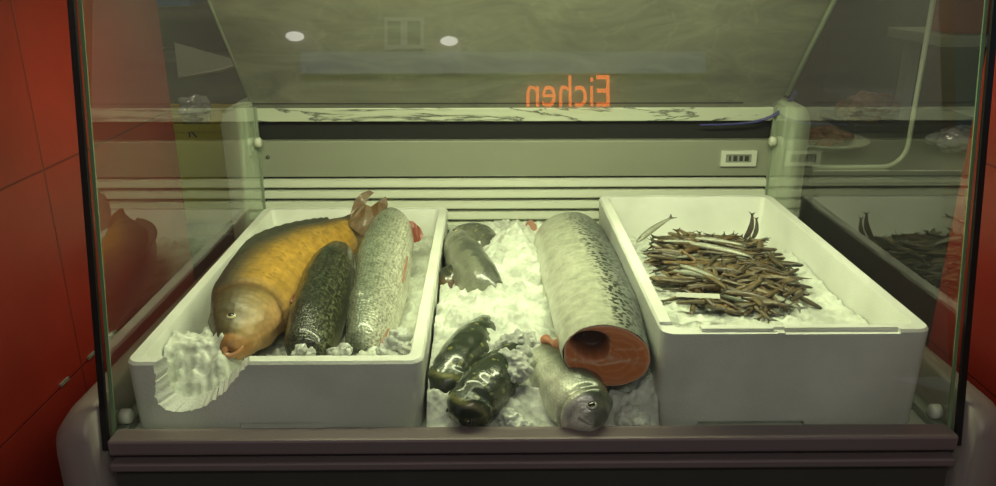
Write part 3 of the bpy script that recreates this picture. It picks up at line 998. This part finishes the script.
for s0, s1, k in ((.44, .60, 1), (.04, .16, 1)):
    bs = [surf(fr, s0 + (s1 - s0) * i / 3, sd * 1.75)[0] for i in range(4)]
    bm = NB(); add_tube(bm, catmull([b + Vector((.002, 0, .002)) for b in bs], 10), [.001, .002, .0026, .0018, .002, .003, .002, .0016, .002, .001], 7); obj('cut_edge', bm, M['fleshpink'], root, True)

# ---------------- salmon piece in the middle
sal = empty('salmon', P(590, 300, .03))
tag(sal, 'big headless silver salmon with orange cut end facing the front, lying on the ice', 'fish')
spine = [P(607, 356, .104), P(601, 334, .102), P(593, 304, .098), P(583, 275, .093), P(573, 251, .086), P(567, 237, .078), P(564, 231, .070)]
sprof = [(0, .064, .048), (.08, .067, .051), (.3, .074, .057), (.55, .077, .058), (.75, .076, .056), (.88, .068, .050), (.95, .054, .040), (.985, .032, .026), (1, .008, .008)]
def sal_col(s, c, sd):
    col = mixc((.56, .58, .45), (.30, .33, .28), (c - .0) * 2.2)
    col = mixc(col, (.11, .135, .13), (c - .12) * 1.7)
    col = mixc(col, (.66, .66, .53), (-.15 - c) * 1.4)
    return (*col, smooth01((c + .12) * 3.0) * (1 if s < .85 else .6))
DS = [Vector((.9, -.1, -.18)), Vector((.88, 0, .05)), Vector((.85, 0, .25))]
me, fr = fish_mesh('body', spine, DS, sprof, sal_col, 70, 44, wob=.03, front_cap=False)
link('body', me, m_salmon, sal)
# cut face
c0, t0, d0, l0, h0, w0 = fr[0]
if l0.z < 0: l0 = -l0
m, nt, out = newmat('salmon_cut_face')
b = nd(nt, 'ShaderNodeBsdfPrincipled'); b.inputs['Roughness'].default_value = .4; b.inputs['Coat Weight'].default_value = .25
at = nd(nt, 'ShaderNodeAttribute', attribute_name='skin')
uv = nd(nt, 'ShaderNodeUVMap', uv_map='cut')
wv = nd(nt, 'ShaderNodeTexWave', wave_type='RINGS', rings_direction='Z', inputs={'Scale': 1.5, 'Distortion': 5.0, 'Detail': 3.0, 'Detail Scale': 1.8})
nt.links.new(uv.outputs[0], wv.inputs['Vector'])
rp = nd(nt, 'ShaderNodeValToRGB'); rp.color_ramp.elements[0].position = .0; rp.color_ramp.elements[0].color = (1.12, 1.3, 1.45, 1); rp.color_ramp.elements[1].position = .35; rp.color_ramp.elements[1].color = (1, 1, 1, 1)
nt.links.new(wv.outputs['Fac'], rp.inputs[0])
mx = nd(nt, 'ShaderNodeMix', data_type='RGBA', blend_type='MULTIPLY'); mx.inputs[0].default_value = .8
nt.links.new(at.outputs['Color'], mx.inputs[6]); nt.links.new(rp.outputs[0], mx.inputs[7]); nt.links.new(mx.outputs[2], b.inputs['Base Color'])
nt.links.new(b.outputs[0], out.inputs['Surface'])
NR, NA = 34, 64
verts = []; cols = []; uvs = []; faces = []
for i in range(NR + 1):
    for k in range(NA):
        a = 2 * math.pi * k / NA; r = i / NR
        u, v = r * math.cos(a), r * math.sin(a)
        # belly cavity opening on the belly side (-u)
        e = ((u + .40 + .05 * math.sin(5 * v)) / .44) ** 2 + ((v - .26) / .47) ** 2
        dep = .045 * smooth01((1.12 - e) / .5)
        p = c0 + d0 * u * h0 * (.985 + .03 * noise.noise(Vector((u * 3, v * 3, 1)))) + l0 * v * w0 * .985 - t0 * .0035 * (1 - r ** 6) + t0 * dep
        col = (.66, .20, .065)
        col = mixc(col, (.74, .30, .14), (abs(v) - .45) * 1.2)
        col = mixc(col, (.66, .30, .16), math.exp(-(v + .02) ** 2 / .004) * (1 if u > .0 else .0) * .8)
        col = mixc(col, (.80, .50, .34), .8 * math.exp(-((v + .30 - .55 * max(0, u + .1)) / .035) ** 2) * (1 if u < .55 else .3))
        col = mixc(col, (.78, .48, .32), .6 * math.exp(-((v - .25 - .3 * u) / .03) ** 2) * (1 if u > .12 else 0))
        col = mixc(col, (.70, .44, .30), smooth01((r - .93) / .07))
        col = mixc(col, (.72, .36, .22), math.exp(-((u - .08) ** 2 + (v + .02) ** 2) / .012))
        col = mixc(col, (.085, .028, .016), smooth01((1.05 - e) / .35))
        col = mixc(col, (.66, .34, .22), math.exp(-((e - 1.14) / .10) ** 2) * .8)
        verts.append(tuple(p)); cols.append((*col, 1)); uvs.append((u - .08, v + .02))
for i in range(NR):
    for k in range(NA):
        a_ = i * NA + k; b_ = i * NA + (k + 1) % NA
        faces.append((a_, b_, b_ + NA, a_ + NA))
me = bpy.data.meshes.new('cut_face'); me.from_pydata(verts, [], faces)
ca = me.color_attributes.new('skin', 'FLOAT_COLOR', 'POINT')
for i, c in enumerate(cols): ca.data[i].color = c
ul = me.uv_layers.new(name='cut')
for lp in me.loops: ul.data[lp.index].uv = uvs[lp.vertex_index]
cf = link('cut_face', me, m, sal); cf['label'] = 'orange raw flesh with open belly cavity'
# belly flaps rolling out below the cavity
pa = [P(584, 362, .075), P(572, 354, .080), P(562, 347, .080), P(548, 341, .075), P(538, 338, .070)]
bm = NB(); add_tube(bm, catmull(pa, 16), [.004 + .004 * math.sin(math.pi * k / 15) + .0035 * math.sin(k * 1.7) for k in range(16)], 10); obj('belly_flap', bm, M['flesh_o'], sal, True)
# fin stub on the belly near the far end
pp = P(531, 232, .085)
sheet('fin_stub', [pp + Vector((-.012, 0, -.016)), pp + Vector((.014, .0, -.018)), pp + Vector((.013, .01, .012)), pp + Vector((.0, .012, .026)), pp + Vector((-.012, .01, .016))], M['fleshpink'], sal, .008)

# ---------------- whole fish lying on the ice
def gill_def(s, c, sd):
    g = .25 - .05 * c * c
    if abs(c) > .95: return 1.0
    return 1 + .07 * math.exp(-((s - g + .03) / .04) ** 2) * (1 if s < g + .01 else .2) - .06 * math.exp(-((s - g - .025) / .018) ** 2)
def whole(label, pxs, prof, dors, colf, mat, eyes=(), eye_r=.006, name='trout', tailm=None, mouth=False, ringm=None, mcol=None):
    root = empty(name, pxs[len(pxs) // 2] - Vector((0, 0, .03)))
    tag(root, label, 'fish')
    me, fr = fish_mesh('body', pxs, dors, prof, colf, 70, 40, deform=gill_def, wob=.07, seed=pxs[0].x * 50)
    link('body', me, mat, root)
    for s, a in eyes:
        if len(eyes) == 1:      # the one that shows
            def vis(x):
                p, n, _, _ = surf(fr, s, x); return n.dot(cam.location - p)
            a = max((a, -a), key=vis)
        eye(root, fr, s, a, eye_r, ringm)
    if mouth:
        ps = [surf(fr, .05, math.radians(a))[0].lerp(surf(fr, .012, math.radians(a))[0], 1 - abs(math.sin(math.radians(a)))) for a in (95, 120, 150, 180, 210, 240, 265)]
        bm = NB(); add_tube(bm, catmull(ps, 18), .0022, 6); obj('mouth', bm, mcol or M['lips'], root, True)
    return root, fr
HP = [(0, .008, .008), (.02, .015, .015), (.07, .025, .023), (.16, .036, .031), (.3, .044, .036), (.5, .048, .038), (.75, .042, .033), (.92, .030, .022), (1, .012, .010)]
def gill_dark(s, c, sd):
    col = mixc((.085, .10, .055), (.032, .045, .028), (c + .1) * 1.3)
    col = mixc(col, (.30, .28, .17), (-.5 - c) * 2.0)
    e = math.exp(-((s - .20 + .05 * c * c) / .014) ** 2)
    if c > -.2: col = mixc(col, (.34, .33, .12), e * .75)
    if s < .035 and c < .2: col = mixc(col, (.5, .30, .22), .6)
    return (*col, .5 if s > .2 else .15)
def brown_col(s, c, sd):
    col = mixc((.16, .085, .03), (.045, .05, .035), (c + .1) * 1.5)
    col = mixc(col, (.24, .12, .04), (-.3 - c) * 1.5)
    return (*col, .25)
def slate_col(s, c, sd):
    col = mixc((.26, .27, .20), (.09, .10, .08), (c - .1) * 1.6)
    col = mixc(col, (.36, .34, .25), (-.2 - c) * 1.4)
    if s < .2: col = mixc(col, (.25, .25, .19), .5)
    e = math.exp(-((s - .22 + .05 * c * c) / .016) ** 2)
    col = mixc(col, (.42, .40, .30), e * .5)
    return (*col, .8 if abs(c) < .75 else .2)
def bass_col(s, c, sd):
    col = mixc((.74, .74, .60), (.12, .14, .10), (c - .22) * 2.4)
    col = mixc(col, (.70, .69, .55), (-.2 - c) * 1.4)
    e = math.exp(-((s - .27 + .05 * c * c) / .014) ** 2)
    col = mixc(col, (.10, .11, .08), e * .6)
    if s < .14 and c > -.1: col = mixc(col, (.22, .24, .17), .6)
    if s < .11: col = mixc(col, (.05, .05, .04), .8 * math.exp(-((c + .28) / .09) ** 2))
    col = mixc(col, (.24, .25, .18), .5 * math.exp(-((s - .17 + .04 * c * c) / .012) ** 2))
    return (*col, .5 if s > .25 and c > 0 else .1)
whole('dark green trout nearest the left foam box, its snout pointing to the front', [P(440, 402, .028), P(448, 386, .040), P(460, 367, .046), P(474, 350, .046), P(488, 335, .040), P(498, 327, .002)],
      HP, Vector((-.1, -.35, .93)), gill_dark, m_sleek, ((.085, 1.0), (.085, -1.0)), .0042, mouth=True, ringm=M['darkfin'])
whole('dark green trout lying in front of another, snout almost at the glass front', [P(459, 424, .024), P(468, 411, .036), P(482, 395, .042), P(498, 379, .042), P(514, 364, .036), P(524, 355, .002)],
      HP, Vector((-.1, -.3, .94)), gill_dark, m_sleek, ((.085, 1.0), (.085, -1.0)), .0042, mouth=True, ringm=M['darkfin'])
BP = [(0, .007, .008), (.025, .014, .013), (.09, .026, .023), (.2, .041, .034), (.38, .047, .038), (.6, .046, .036), (.85, .036, .028), (1, .014, .012)]
whole('silver fish with dark back and glassy eye, its head under the cut salmon', [P(595, 426, .034), P(587, 413, .040), P(572, 396, .044), P(555, 378, .042), P(539, 362, .034), P(524, 350, .004)],
      BP, Vector((.62, .25, .68)), bass_col, m_bass, ((.125, .98),), .0078, name='salmon_trout', ringm=M['silvereye'])
whole('slate grey fish lying on a brown one at the back beside the left foam box', [P(456, 240, .075), P(460, 250, .088), P(468, 264, .095), P(478, 280, .090), P(488, 293, .078), P(496, 300, .066)],
      [(0, .010, .010), (.03, .022, .020), (.12, .034, .030), (.35, .042, .034), (.6, .042, .034), (.85, .034, .028), (.95, .022, .02), (1, .008, .008)],
      Vector((.55, .1, .8)), slate_col, m_glare, ((.13, .9),), .006, name='grey_fish', mouth=True, mcol=M['darkfin'])
whole('brown bellied dark fish half under the slate grey one at the back', [P(444, 288, .045), P(450, 288, .056), P(462, 285, .060), P(478, 284, .060), P(492, 280, .050), P(504, 276, .035)],
      [(0, .012, .012), (.05, .026, .022), (.2, .042, .032), (.5, .046, .034), (.8, .036, .028), (1, .012, .012)],
      Vector((-.1, .5, .85)), brown_col, m_sleek, name='brown_fish')
whole('dark fish curled along the back edge of the ice, behind the slate grey one', [P(452, 240, .050), P(466, 235, .066), P(482, 238, .070), (P(491, 250, .066)), P(497, 266, .052)],
      [(0, .008, .008), (.1, .022, .02), (.4, .03, .026), (.7, .028, .024), (1, .008, .008)],
      Vector((.3, .3, .9)), slate_col, m_sleek, name='dark_fish')

# ---------------- clear ice lumps
random.seed(21)
def clump(label, parts, group=None, mat='iceclear'):
    bm = NB()
    for (px, py, z, r) in parts:
        c = P(px, py, z)
        b2 = NB(); bmesh.ops.create_icosphere(b2, subdivisions=3, radius=1.0)
        rot = Matrix.Rotation(random.uniform(0, 3), 3, 'Z') @ Matrix.Rotation(random.uniform(0, 3), 3, 'X')
        vm = {}
        for v in b2.verts:
            q = rot @ Vector((v.co.x * r * 1.35, v.co.y * r * 1.2, v.co.z * r * 1.0))
            vm[v.index] = bm.verts.new(q + c)
        for f in b2.faces: bm.faces.new([vm[v.index] for v in f.verts])
        b2.free()
    me = bpy.data.meshes.new('tmp'); bm.to_mesh(me); bm.free()
    o = bpy.data.objects.new('tmp', me); COL.objects.link(o)
    md = o.modifiers.new('r', 'REMESH'); md.mode = 'VOXEL'; md.voxel_size = .0022
    me2 = bpy.data.meshes.new_from_object(o.evaluated_get(bpy.context.evaluated_depsgraph_get()))
    bpy.data.objects.remove(o)
    b3 = NB(); b3.from_mesh(me2); bpy.data.meshes.remove(me2)
    b3.normal_update()
    for v in b3.verts:
        d = noise.voronoi(v.co * 85)[0]
        v.co += v.normal * (.007 * (.45 - d[0]) + .003 * noise.noise(v.co * 160))
    for e in b3.edges: pass
    o = obj('ice_lump', b3, M[mat], None, False)
    return tag(o, label, 'ice', group)
clump('clear frozen lump of ice lying across the backs of the two dark green trout', [(508, 346, .07, .017), (518, 340, .075, .013), (527, 337, .075, .010), (506, 360, .072, .015), (516, 362, .075, .017), (521, 372, .068, .013), (512, 374, .066, .012), (501, 350, .07, .010), (532, 343, .07, .009), (524, 352, .078, .010)])
clump('clear ice lump near the glass front between dark trout and silver fish', [(505, 417, .02, .013), (513, 424, .016, .014), (522, 427, .014, .012), (530, 429, .012, .010), (509, 409, .02, .009)])
clump('small clear ice lump between the orange flap and the silver fish', [(552, 356, .064, .010), (560, 360, .068, .009), (547, 350, .06, .008)])
clump('white ice lump pushed against the left foam box beside the dark trout', [(436, 372, .03, .010), (433, 386, .024, .012), (437, 360, .034, .010), (439, 397, .014, .008)])
clump('small ice lump in the left foam box at the foot of the dark trout', [(302, 351, .085, .009), (310, 354, .085, .008), (296, 354, .08, .007)])
clump('pale ice lump in the left foam box below the silver trout', [(392, 345, .09, .012), (400, 338, .088, .014), (405, 350, .088, .010), (383, 352, .088, .009), (345, 350, .088, .010), (335, 353, .085, .009)])
clump('ice lump in front of the salmon beside the right foam box', [(632, 412, .022, .014), (622, 420, .016, .012), (644, 404, .024, .011), (640, 422, .016, .013)], mat='ice')

# ---------------- small fish in the right box
random.seed(5)
def small_mesh(name, L, bend, colf, mat):
    sp_ = [Vector((-L / 2 + L * k / 6, bend * math.sin(math.pi * k / 6), 0)) for k in range(7)]
    pr = [(0, .0015, .0015), (.05, .0042, .0035), (.2, .0070, .0050), (.45, .0074, .0052), (.7, .0052, .0038), (.88, .0030, .002), (.9, .0034, .0016), (1, .0095, .0012)]
    me, fr = fish_mesh(name, sp_, Vector((0, 1, .05)), pr, colf, 22, 10)
    # fork of the tail
    for v in me.vertices:
        if v.co.x > L * .46 and abs(v.co.y - 0) < .004: v.co.x -= L * .05
    me.materials.append(mat)
    for p in me.polygons: p.use_smooth = True
    return me
def sc(base, back, belly):
    def f(s, c, sd):
        col = mixc(base, back, (c - .2) * 2.5); col = mixc(col, belly, (-.2 - c) * 1.6)
        if s > .86: col = mixc(col, (.04, .035, .025), .7)
        if .06 < s < .10 and c > .0 and abs(sd) > .4: col = (.01, .01, .01)
        return (*col, .3)
    return f
m_small = fish_mat('small_fish_skin', (.03, .025, .015), 300, .4, rough=.28, scale_bump=.12, scale_sz=500, coat=.25, metal=.0)
KIND = {
    'brown': small_mesh('brown_small', .125, .006, sc((.20, .145, .072), (.085, .066, .038), (.28, .21, .115)), m_small),
    'dark': small_mesh('dark_small', .12, -.008, sc((.10, .075, .042), (.04, .036, .026), (.16, .12, .065)), m_small),
    'amber': small_mesh('amber_small', .11, .010, sc((.23, .14, .055), (.10, .068, .032), (.28, .18, .08)), m_small),
    'silver': small_mesh('silver_small', .14, .004, sc((.46, .47, .37), (.13, .145, .115), (.54, .53, .42)), m_small),
}
def put(kind, loc, rz, tilt=0.0, roll=0.0, label=None, group=None, scale=1.0):
    o = bpy.data.objects.new('sardine', KIND[kind])
    COL.objects.link(o)
    o.location = loc
    o.rotation_euler = Matrix.Rotation(rz, 3, 'Z').to_4x4().to_euler()
    o.rotation_euler = (Matrix.Rotation(rz, 3, 'Z') @ Matrix.Rotation(tilt, 3, 'Y') @ Matrix.Rotation(roll, 3, 'X')).to_euler()
    o.scale = (scale,) * 3
    tag(o, label, 'fish', group)
    return o
# outline of the heap, traced on the ice
poly = [P(a, b, .115) for a, b in ((655, 246), (668, 238), (700, 235), (745, 236), (764, 240), (780, 262), (797, 282), (800, 296), (785, 306), (760, 311), (735, 309), (712, 313), (690, 304), (672, 288), (660, 268))]
def inside(x, y):
    c = False; n = len(poly)
    for i in range(n):
        a, b = poly[i], poly[(i + 1) % n]
        if (a.y > y) != (b.y > y) and x < (b.x - a.x) * (y - a.y) / (b.y - a.y) + a.x: c = not c
    return c
def edge_dist(x, y):
    best = 9
    q = Vector((x, y))
    for i in range(len(poly)):
        a = poly[i].xy; b = poly[(i + 1) % len(poly)].xy
        t = max(0, min(1, (q - a).dot(b - a) / (b - a).length_squared))
        best = min(best, (q - a.lerp(b, t)).length)
    return best
xs = [p.x for p in poly]; ys_ = [p.y for p in poly]
cnt = 0
while cnt < 285:
    x = random.uniform(min(xs), max(xs)); y = random.uniform(min(ys_), max(ys_))
    if not inside(x, y): continue
    e = edge_dist(x, y)
    if e < .010: continue
    x = min(max(x, RX0 + .075), RX1 - .1)
    kind = random.choices(('brown', 'dark', 'amber', 'silver'), (50, 34, 13, 5))[0]
    rz = random.gauss(-.30, .85) + random.choice((0, math.pi))
    zz = F + .104 + min(e, .07) * .24 + random.uniform(0, .008)
    zone = 'front rim side' if y < 1.28 else ('far end' if y > 1.45 else 'middle')
    lab = {'brown': 'brown sardine', 'dark': 'dark brown sardine', 'amber': 'amber sardine', 'silver': 'silvery sardine'}[kind]
    put(kind, (x, y, zz), rz, random.gauss(0, .12), random.gauss(0, .6), f'{lab} tangled in the {zone} of the right heap', 'sardines in the right foam box', random.uniform(.62, .95))
    cnt += 1
def seg_fish(kind, a, b, za, zb, label, roll=0.0, Lm=.14):
    A = P(a[0], a[1], za); B2 = P(b[0], b[1], zb)
    v = B2 - A; L = v.length
    o = put(kind, (A + B2) / 2, math.atan2(v.y, v.x), -math.asin(v.z / L), roll, label, 'sardines in the right foam box', L / Lm)
    return o
seg_fish('silver', (663, 241), (700, 243), .142, .145, 'silvery sardine pointing at the left wall, at the back of the heap', .3)
seg_fish('silver', (690, 243), (756, 258), .146, .146, 'long silver sardine lying slantwise across the top of the heap', .2)
seg_fish('silver', (695, 238), (748, 246), .140, .142, 'thin silver sardine along the back edge of the heap', .3)
seg_fish('silver', (637, 242), (674, 216), .128, .152, 'silver sardine with its forked tail raised at the left back corner', .2)
seg_fish('brown', (700, 272), (728, 290), .140, .138, 'tan sardine slanting down the middle of the heap', .1, .125)
seg_fish('silver', (680, 265), (722, 281), .143, .140, 'pale brown sardine in the centre of the heap', .5)
seg_fish('dark', (790, 300), (806, 287), .115, .120, 'dark sardine with tail fanned at the right end of the heap', .2, .12)
seg_fish('dark', (776, 305), (802, 297), .112, .112, 'dark sardine at the right end of the heap, lying low on the ice', .2, .12)
seg_fish('dark', (770, 252), (786, 268), .13, .13, 'dark sardine along the right edge of the heap', .2, .12)
# two tails standing up against the back wall
for (a, b, zt, lab) in (((744, 240), (752, 212), .19, 'dark sardine tail sticking up by the back wall, left of two'), ((752, 240), (756, 217), .185, 'dark sardine tail sticking up by the back wall, right of two')):
    A = P(a[0], a[1], .105); B2 = PY(b[0], b[1], A.y + .015)
    v = B2 - A
    o = put('dark', (A + B2) / 2, 0, 0, 0, lab, 'sardines in the right foam box', v.length / .12)
    ex = v.normalized(); ez = Vector((0, -1, .3)); ez = (ez - ex * ez.dot(ex)).normalized(); ey = ez.cross(ex)
    o.rotation_euler = Matrix((ex, ey, ez)).transposed().to_euler(); o.scale = (o.scale.x, o.scale.x * 1.7, o.scale.x * 1.2)
# white paper tag
a = P(676, 297, .143); b = P(720, 299, .143)
bm = NB()
quad_slab(bm, [a, b, b + Vector((0, .006, .005)), a + Vector((0, .005, .005))], .002)
tag(obj('plastic_strip', bm, M['white']), 'white plastic strip lying on the front of the sardine heap', 'strip')

# ------------------------------------------------------------------ things in the shop behind, left
tag(boxo('work_table', -1.75, -.66, 2.0, 2.75, F - .08, F - .04, M['darksteel'], None, .003), 'dark steel work table standing behind the red wall on the left', 'table')
t = empty('yellow_crate', (-.80, 2.2, F - .04)); tag(t, 'yellow plastic crate with a black letter on its front, behind the case on the left', 'crate')
bm = NB()
x0, x1, y0, y1, z0, z1 = -.98, -.63, 2.10, 2.42, F - .04, F + .235
for a in ((x0, x1, y0, y0 + .014, z0, z1), (x0, x1, y1 - .014, y1, z0, z1), (x0, x0 + .014, y0, y1, z0, z1), (x1 - .014, x1, y0, y1, z0, z1), (x0, x1, y0, y1, z0, z0 + .012), (x0 - .006, x1 + .006, y0 - .006, y0 + .014, z1 - .02, z1)):
    add_box(bm, *a)
obj('crate_body', bm, M['yellow'], t)
p = PY(192, 132, 2.098)
text_mesh('letter', 'R', .042, M['ink'], t, Matrix.Translation((p.x, 2.0975, p.z - .014)) @ Matrix.Rotation(math.pi / 2, 4, 'X'))
random.seed(31)
for i in range(1):
    c = PY(194, 104, 2.2)
    tag(blob('crumpled_bag', (c.x, 2.2, F + .255), (.05, .05, .04), M['plastic'], 4, .6, 30), 'crumpled pinkish plastic bag lying in the yellow crate', 'bag')
t = empty('scale', (-.86, 2.55, F - .04)); tag(t, 'dark shop scale with pale slanting plate on the work table', 'scale')
bm = NB(); add_box(bm, -1.03, -.70, 2.48, 2.70, F - .04, F + .36, .01); obj('scale_body', bm, M['darksteel'], t)
bm = NB()
q = [PY(181, 46, 2.46), PY(178, 78, 2.44), PY(243, 66, 2.44)]
quad_slab(bm, [PY(176, 44, 2.5), PY(180, 79, 2.44), PY(222, 72, 2.44), PY(246, 64, 2.46)], .012); obj('scale_plate', bm, M['tray'], t)
tag(boxo('blue_carton', -1.09, -.98, 2.75, 2.9, F + .50, F + .72, M['bluebox'], None, .003), 'small blue carton high on the shelf at far left', 'carton')
t = empty('wall_rack', (-.9, 3.2, F + .3)); tag(t, 'dark wooden rack against the back wall behind the scale', 'rack')
for zz in (.10, .46):
    bm = NB(); add_box(bm, -1.9, -.55, 2.72, 3.39, F + zz, F + zz + .03); obj('shelf', bm, M['wood'], t)
for xx in (-1.88, -.58):
    bm = NB(); add_box(bm, xx, xx + .03, 2.76, 3.39, 0, F + 1.1); obj('upright', bm, M['wood'], t)
for i, (xx, w, h, mt, lb) in enumerate(((-1.15, .14, .20, 'darksteel', 'dark steel pot on the lower rack shelf'), (-.82, .12, .14, 'tan', 'tan carton on the lower rack shelf behind the scale'))):
    z0 = F + .13
    if mt == 'tan':
        tag(boxo('carton', xx - w / 2, xx + w / 2, 2.95, 3.1, z0, z0 + h, M[mt], None, .004), lb, 'carton')
    else:
        bm = NB(); add_tube(bm, [(xx, 3.0, z0), (xx, 3.0, z0 + h), (xx, 3.0, z0 + h + .01)], [w / 2, w / 2, w / 2 * 1.08], 20); tag(obj('cooking_pot', bm, M[mt], None, True), lb, 'pot')

# ------------------------------------------------------------------ neighbouring counter, right
t = empty('food_counter', (1.5, 2.1, 0)); tag(t, 'neighbouring steel food counter to the right behind the case', 'counter')
bm = NB(); add_box(bm, .76, 2.6, 1.82, 2.7, F + .145, F + .175, .003); obj('counter_top', bm, M['steel'], t)
bm = NB(); add_box(bm, .78, 2.6, 1.85, 2.68, 0, F + .145); obj('counter_body', bm, M['darksteel'], t)
# glass guard with rounded frame
t = empty('glass_guard', (.9, 1.84, F + .175)); tag(t, 'glass guard with rounded pale frame standing on the neighbouring counter', 'glass guard')
gx1, gz0, gz1, rr = .985, F + .178, F + .86, .055
pts = [(.765, gz0)] + [(gx1 - rr + rr * math.sin(a), gz0 + rr - rr * math.cos(a)) for a in [math.pi / 2 * k / 8 for k in range(9)]] + [(gx1, gz1), (.765, gz1)]
bm = NB(); add_tube(bm, [(x, 1.84, z) for x, z in pts[:-1]], .006, 8); obj('guard_frame', bm, M['white'], t, True)
bm = NB(); plane(bm, [(x, 1.84, z) for x, z in pts]); obj('guard_pane', bm, M['glass'], t)
# plate with food
def lathe(name, prof, c, mat, parent, n=32):
    bm = NB()
    rings = [[bm.verts.new((c[0] + r * math.cos(2 * math.pi * k / n), c[1] + r * math.sin(2 * math.pi * k / n), c[2] + z)) for k in range(n)] for r, z in prof]
    for a, b in zip(rings, rings[1:]):
        for k in range(n): bm.faces.new((a[k], a[(k + 1) % n], b[(k + 1) % n], b[k]))
    bm.faces.new(rings[0]); bm.faces.new(rings[-1])
    return obj(name, bm, mat, parent, True)
pc = (.875, 2.05, F + .176)
tag(lathe('plate', [(.05, 0), (.105, .022), (.11, .026), (.108, .028), (.05, .008), (.01, .007)], pc, M['white'], None), 'white plate of food on the neighbouring counter behind the glass guard', 'plate')
random.seed(41)
fb = NB()
for i in range(26):
    a = random.uniform(0, 6.28); r = random.uniform(0, .075)
    b2 = NB(); bmesh.ops.create_icosphere(b2, subdivisions=2, radius=.016)
    vm = {}
    for v in b2.verts: vm[v.index] = fb.verts.new(Vector((v.co.x * 1.3, v.co.y, v.co.z * .7)) * (1 + .4 * noise.noise(v.co * 90 + Vector((i, 0, 0)))) + Vector((pc[0] + r * math.cos(a), pc[1] + r * math.sin(a), pc[2] + .022 + .03 * (1 - r / .08))))
    for f in b2.faces: fb.faces.new([vm[v.index] for v in f.verts])
    b2.free()
tag(obj('fried_food', fb, M['brownfood'], None, True), 'pile of brown fried food on the white plate', 'food', kind='stuff')
# tray of meat and wrapped packs
bm = NB(); add_box(bm, 1.04, 1.45, 2.25, 2.5, F + .175, F + .20, .006); tag(obj('steel_tray', bm, M['darksteel']), 'low dark tray on the neighbouring counter', 'tray')
tag(blob('meat_pile', (1.12, 2.37, F + .23), (.08, .10, .045), M['brownfood'], 4, .5, 25), 'reddish brown pile of meat on the low dark tray', 'meat', kind='stuff')
for i, (xx, yy, lb) in enumerate(((1.20, 2.02, 'left wrapped pale pack on the neighbouring counter'), (1.36, 2.06, 'right wrapped pale pack on the neighbouring counter'))):
    tag(blob('wrapped_pack', (xx, yy, F + .208), (.065, .06, .032), M['plastic'], 4, .5, 30), lb, 'pack', 'wrapped packs')
# shelf on the far right with boxes
t = empty('wall_shelf', (1.3, 2.4, F + .5)); tag(t, 'pale wall shelf high on the far right', 'shelf')
bm = NB(); add_box(bm, 1.14, 2.2, 2.05, 2.35, F + .435, F + .462, .003); obj('shelf_board', bm, M['tray'], t)
for xx in (1.2, 2.1):
    bm = NB(); add_box(bm, xx, xx + .03, 2.32, 2.36, F + .18, F + .435); obj('bracket', bm, M['tray'], t)
for xx, w, h, mt, lb in ((1.19, .10, .20, 'redbox', 'red carton at the left end of the wall shelf'), (1.31, .09, .17, 'tan', 'tan carton beside the red one on the wall shelf'), (1.43, .10, .2, 'redbox', 'second red carton on the wall shelf, right of the tan one')):
    tag(boxo('carton', xx, xx + w, 2.1, 2.22, F + .463, F + .463 + h, M[mt], None, .003), lb, 'carton')
# blue poster on the right wall
c = PY(993, 75, 1.15)
tag(boxo('blue_poster', XR - .006, XR, .80, 1.19, F + .47, F + .72, M['bluebox']), 'blue poster on the red wall at the right edge', 'poster')

# ------------------------------------------------------------------ street side: sign and lamps seen in the glass
sg = empty('shop_sign', (.9, -5.9, 2.8)); tag(sg, 'orange lettered shop sign across the street, mirrored in the glass front', 'sign')
SX, SZ, SS = .80, 2.735, .42
text_mesh('lettering', 'Eichen', SS, M['orange'], sg, Matrix.Translation((SX, -5.92, SZ)) @ Matrix.Rotation(math.pi, 4, 'Z') @ Matrix.Rotation(math.pi / 2, 4, 'X') @ Matrix.Diagonal((.80, 1.12, 1, 1)))
for xx, zz, lb in ((-1.95, 3.45, 'round white wall lamp across the street mirrored at upper left'), (-.40, 3.40, 'round white wall lamp across the street nearer the window')):
    o = blob('wall_lamp', (xx, -5.9, zz), (.09, .08, .045), M['lampw'], 3, .05, 5, flat=False); tag(o, lb, 'lamp', 'wall lamps across the street')

# ------------------------------------------------------------------ light
def area(name, loc, rot, sx, sy, power, color):
    l = bpy.data.lights.new(name, 'AREA'); l.shape = 'RECTANGLE'; l.size = sx; l.size_y = sy; l.energy = power; l.color = color
    o = bpy.data.objects.new(name, l); COL.objects.link(o); o.location = loc; o.rotation_euler = rot
    return o
area('case_light', (.06, 1.25, F + ZT - .026), (math.radians(8), 0, 0), 1.05, .05, 7.7, (.95, 1.0, .60))
area('shop_fill', (-1.3, 2.6, 2.66), (0, 0, 0), .9, .3, 6, (1, .85, .62))  # unseen fill, added to lift the dim shop background
area('shop_fill_right', (1.5, 2.5, 2.66), (0, 0, 0), .9, .3, 6, (1, .85, .62))  # matching added fill over the neighbouring counter
area('front_fill', (.1, -.9, 2.6), (math.radians(50), 0, 0), 1.8, .3, 11.5, (1, .93, .86))  # added fill for the box fronts and red walls, out of view
sl = bpy.data.lights.new('sun', 'SUN'); sl.energy = 2.3; sl.angle = .02; sl.color = (1, .95, .88)
so = bpy.data.objects.new('sun', sl); COL.objects.link(so)
so.rotation_euler = Vector((-.1, -.8, -.65)).to_track_quat('-Z', 'Y').to_euler()
w = bpy.data.worlds.new('sky'); S.world = w; w.use_nodes = True
bg = w.node_tree.nodes['Background']; bg.inputs[0].default_value = (.66, .68, .76, 1); bg.inputs[1].default_value = .25
S.view_settings.view_transform = 'Standard'
S.view_settings.look = 'None'
S.view_settings.exposure = 0.0
S.cycles.max_bounces = 10; S.cycles.transparent_max_bounces = 16
S.cycles.caustics_reflective = False; S.cycles.caustics_refractive = False
S.cycles.sample_clamp_indirect = 4.0
S.cycles.use_denoising = True
bpy.context.view_layer.update()
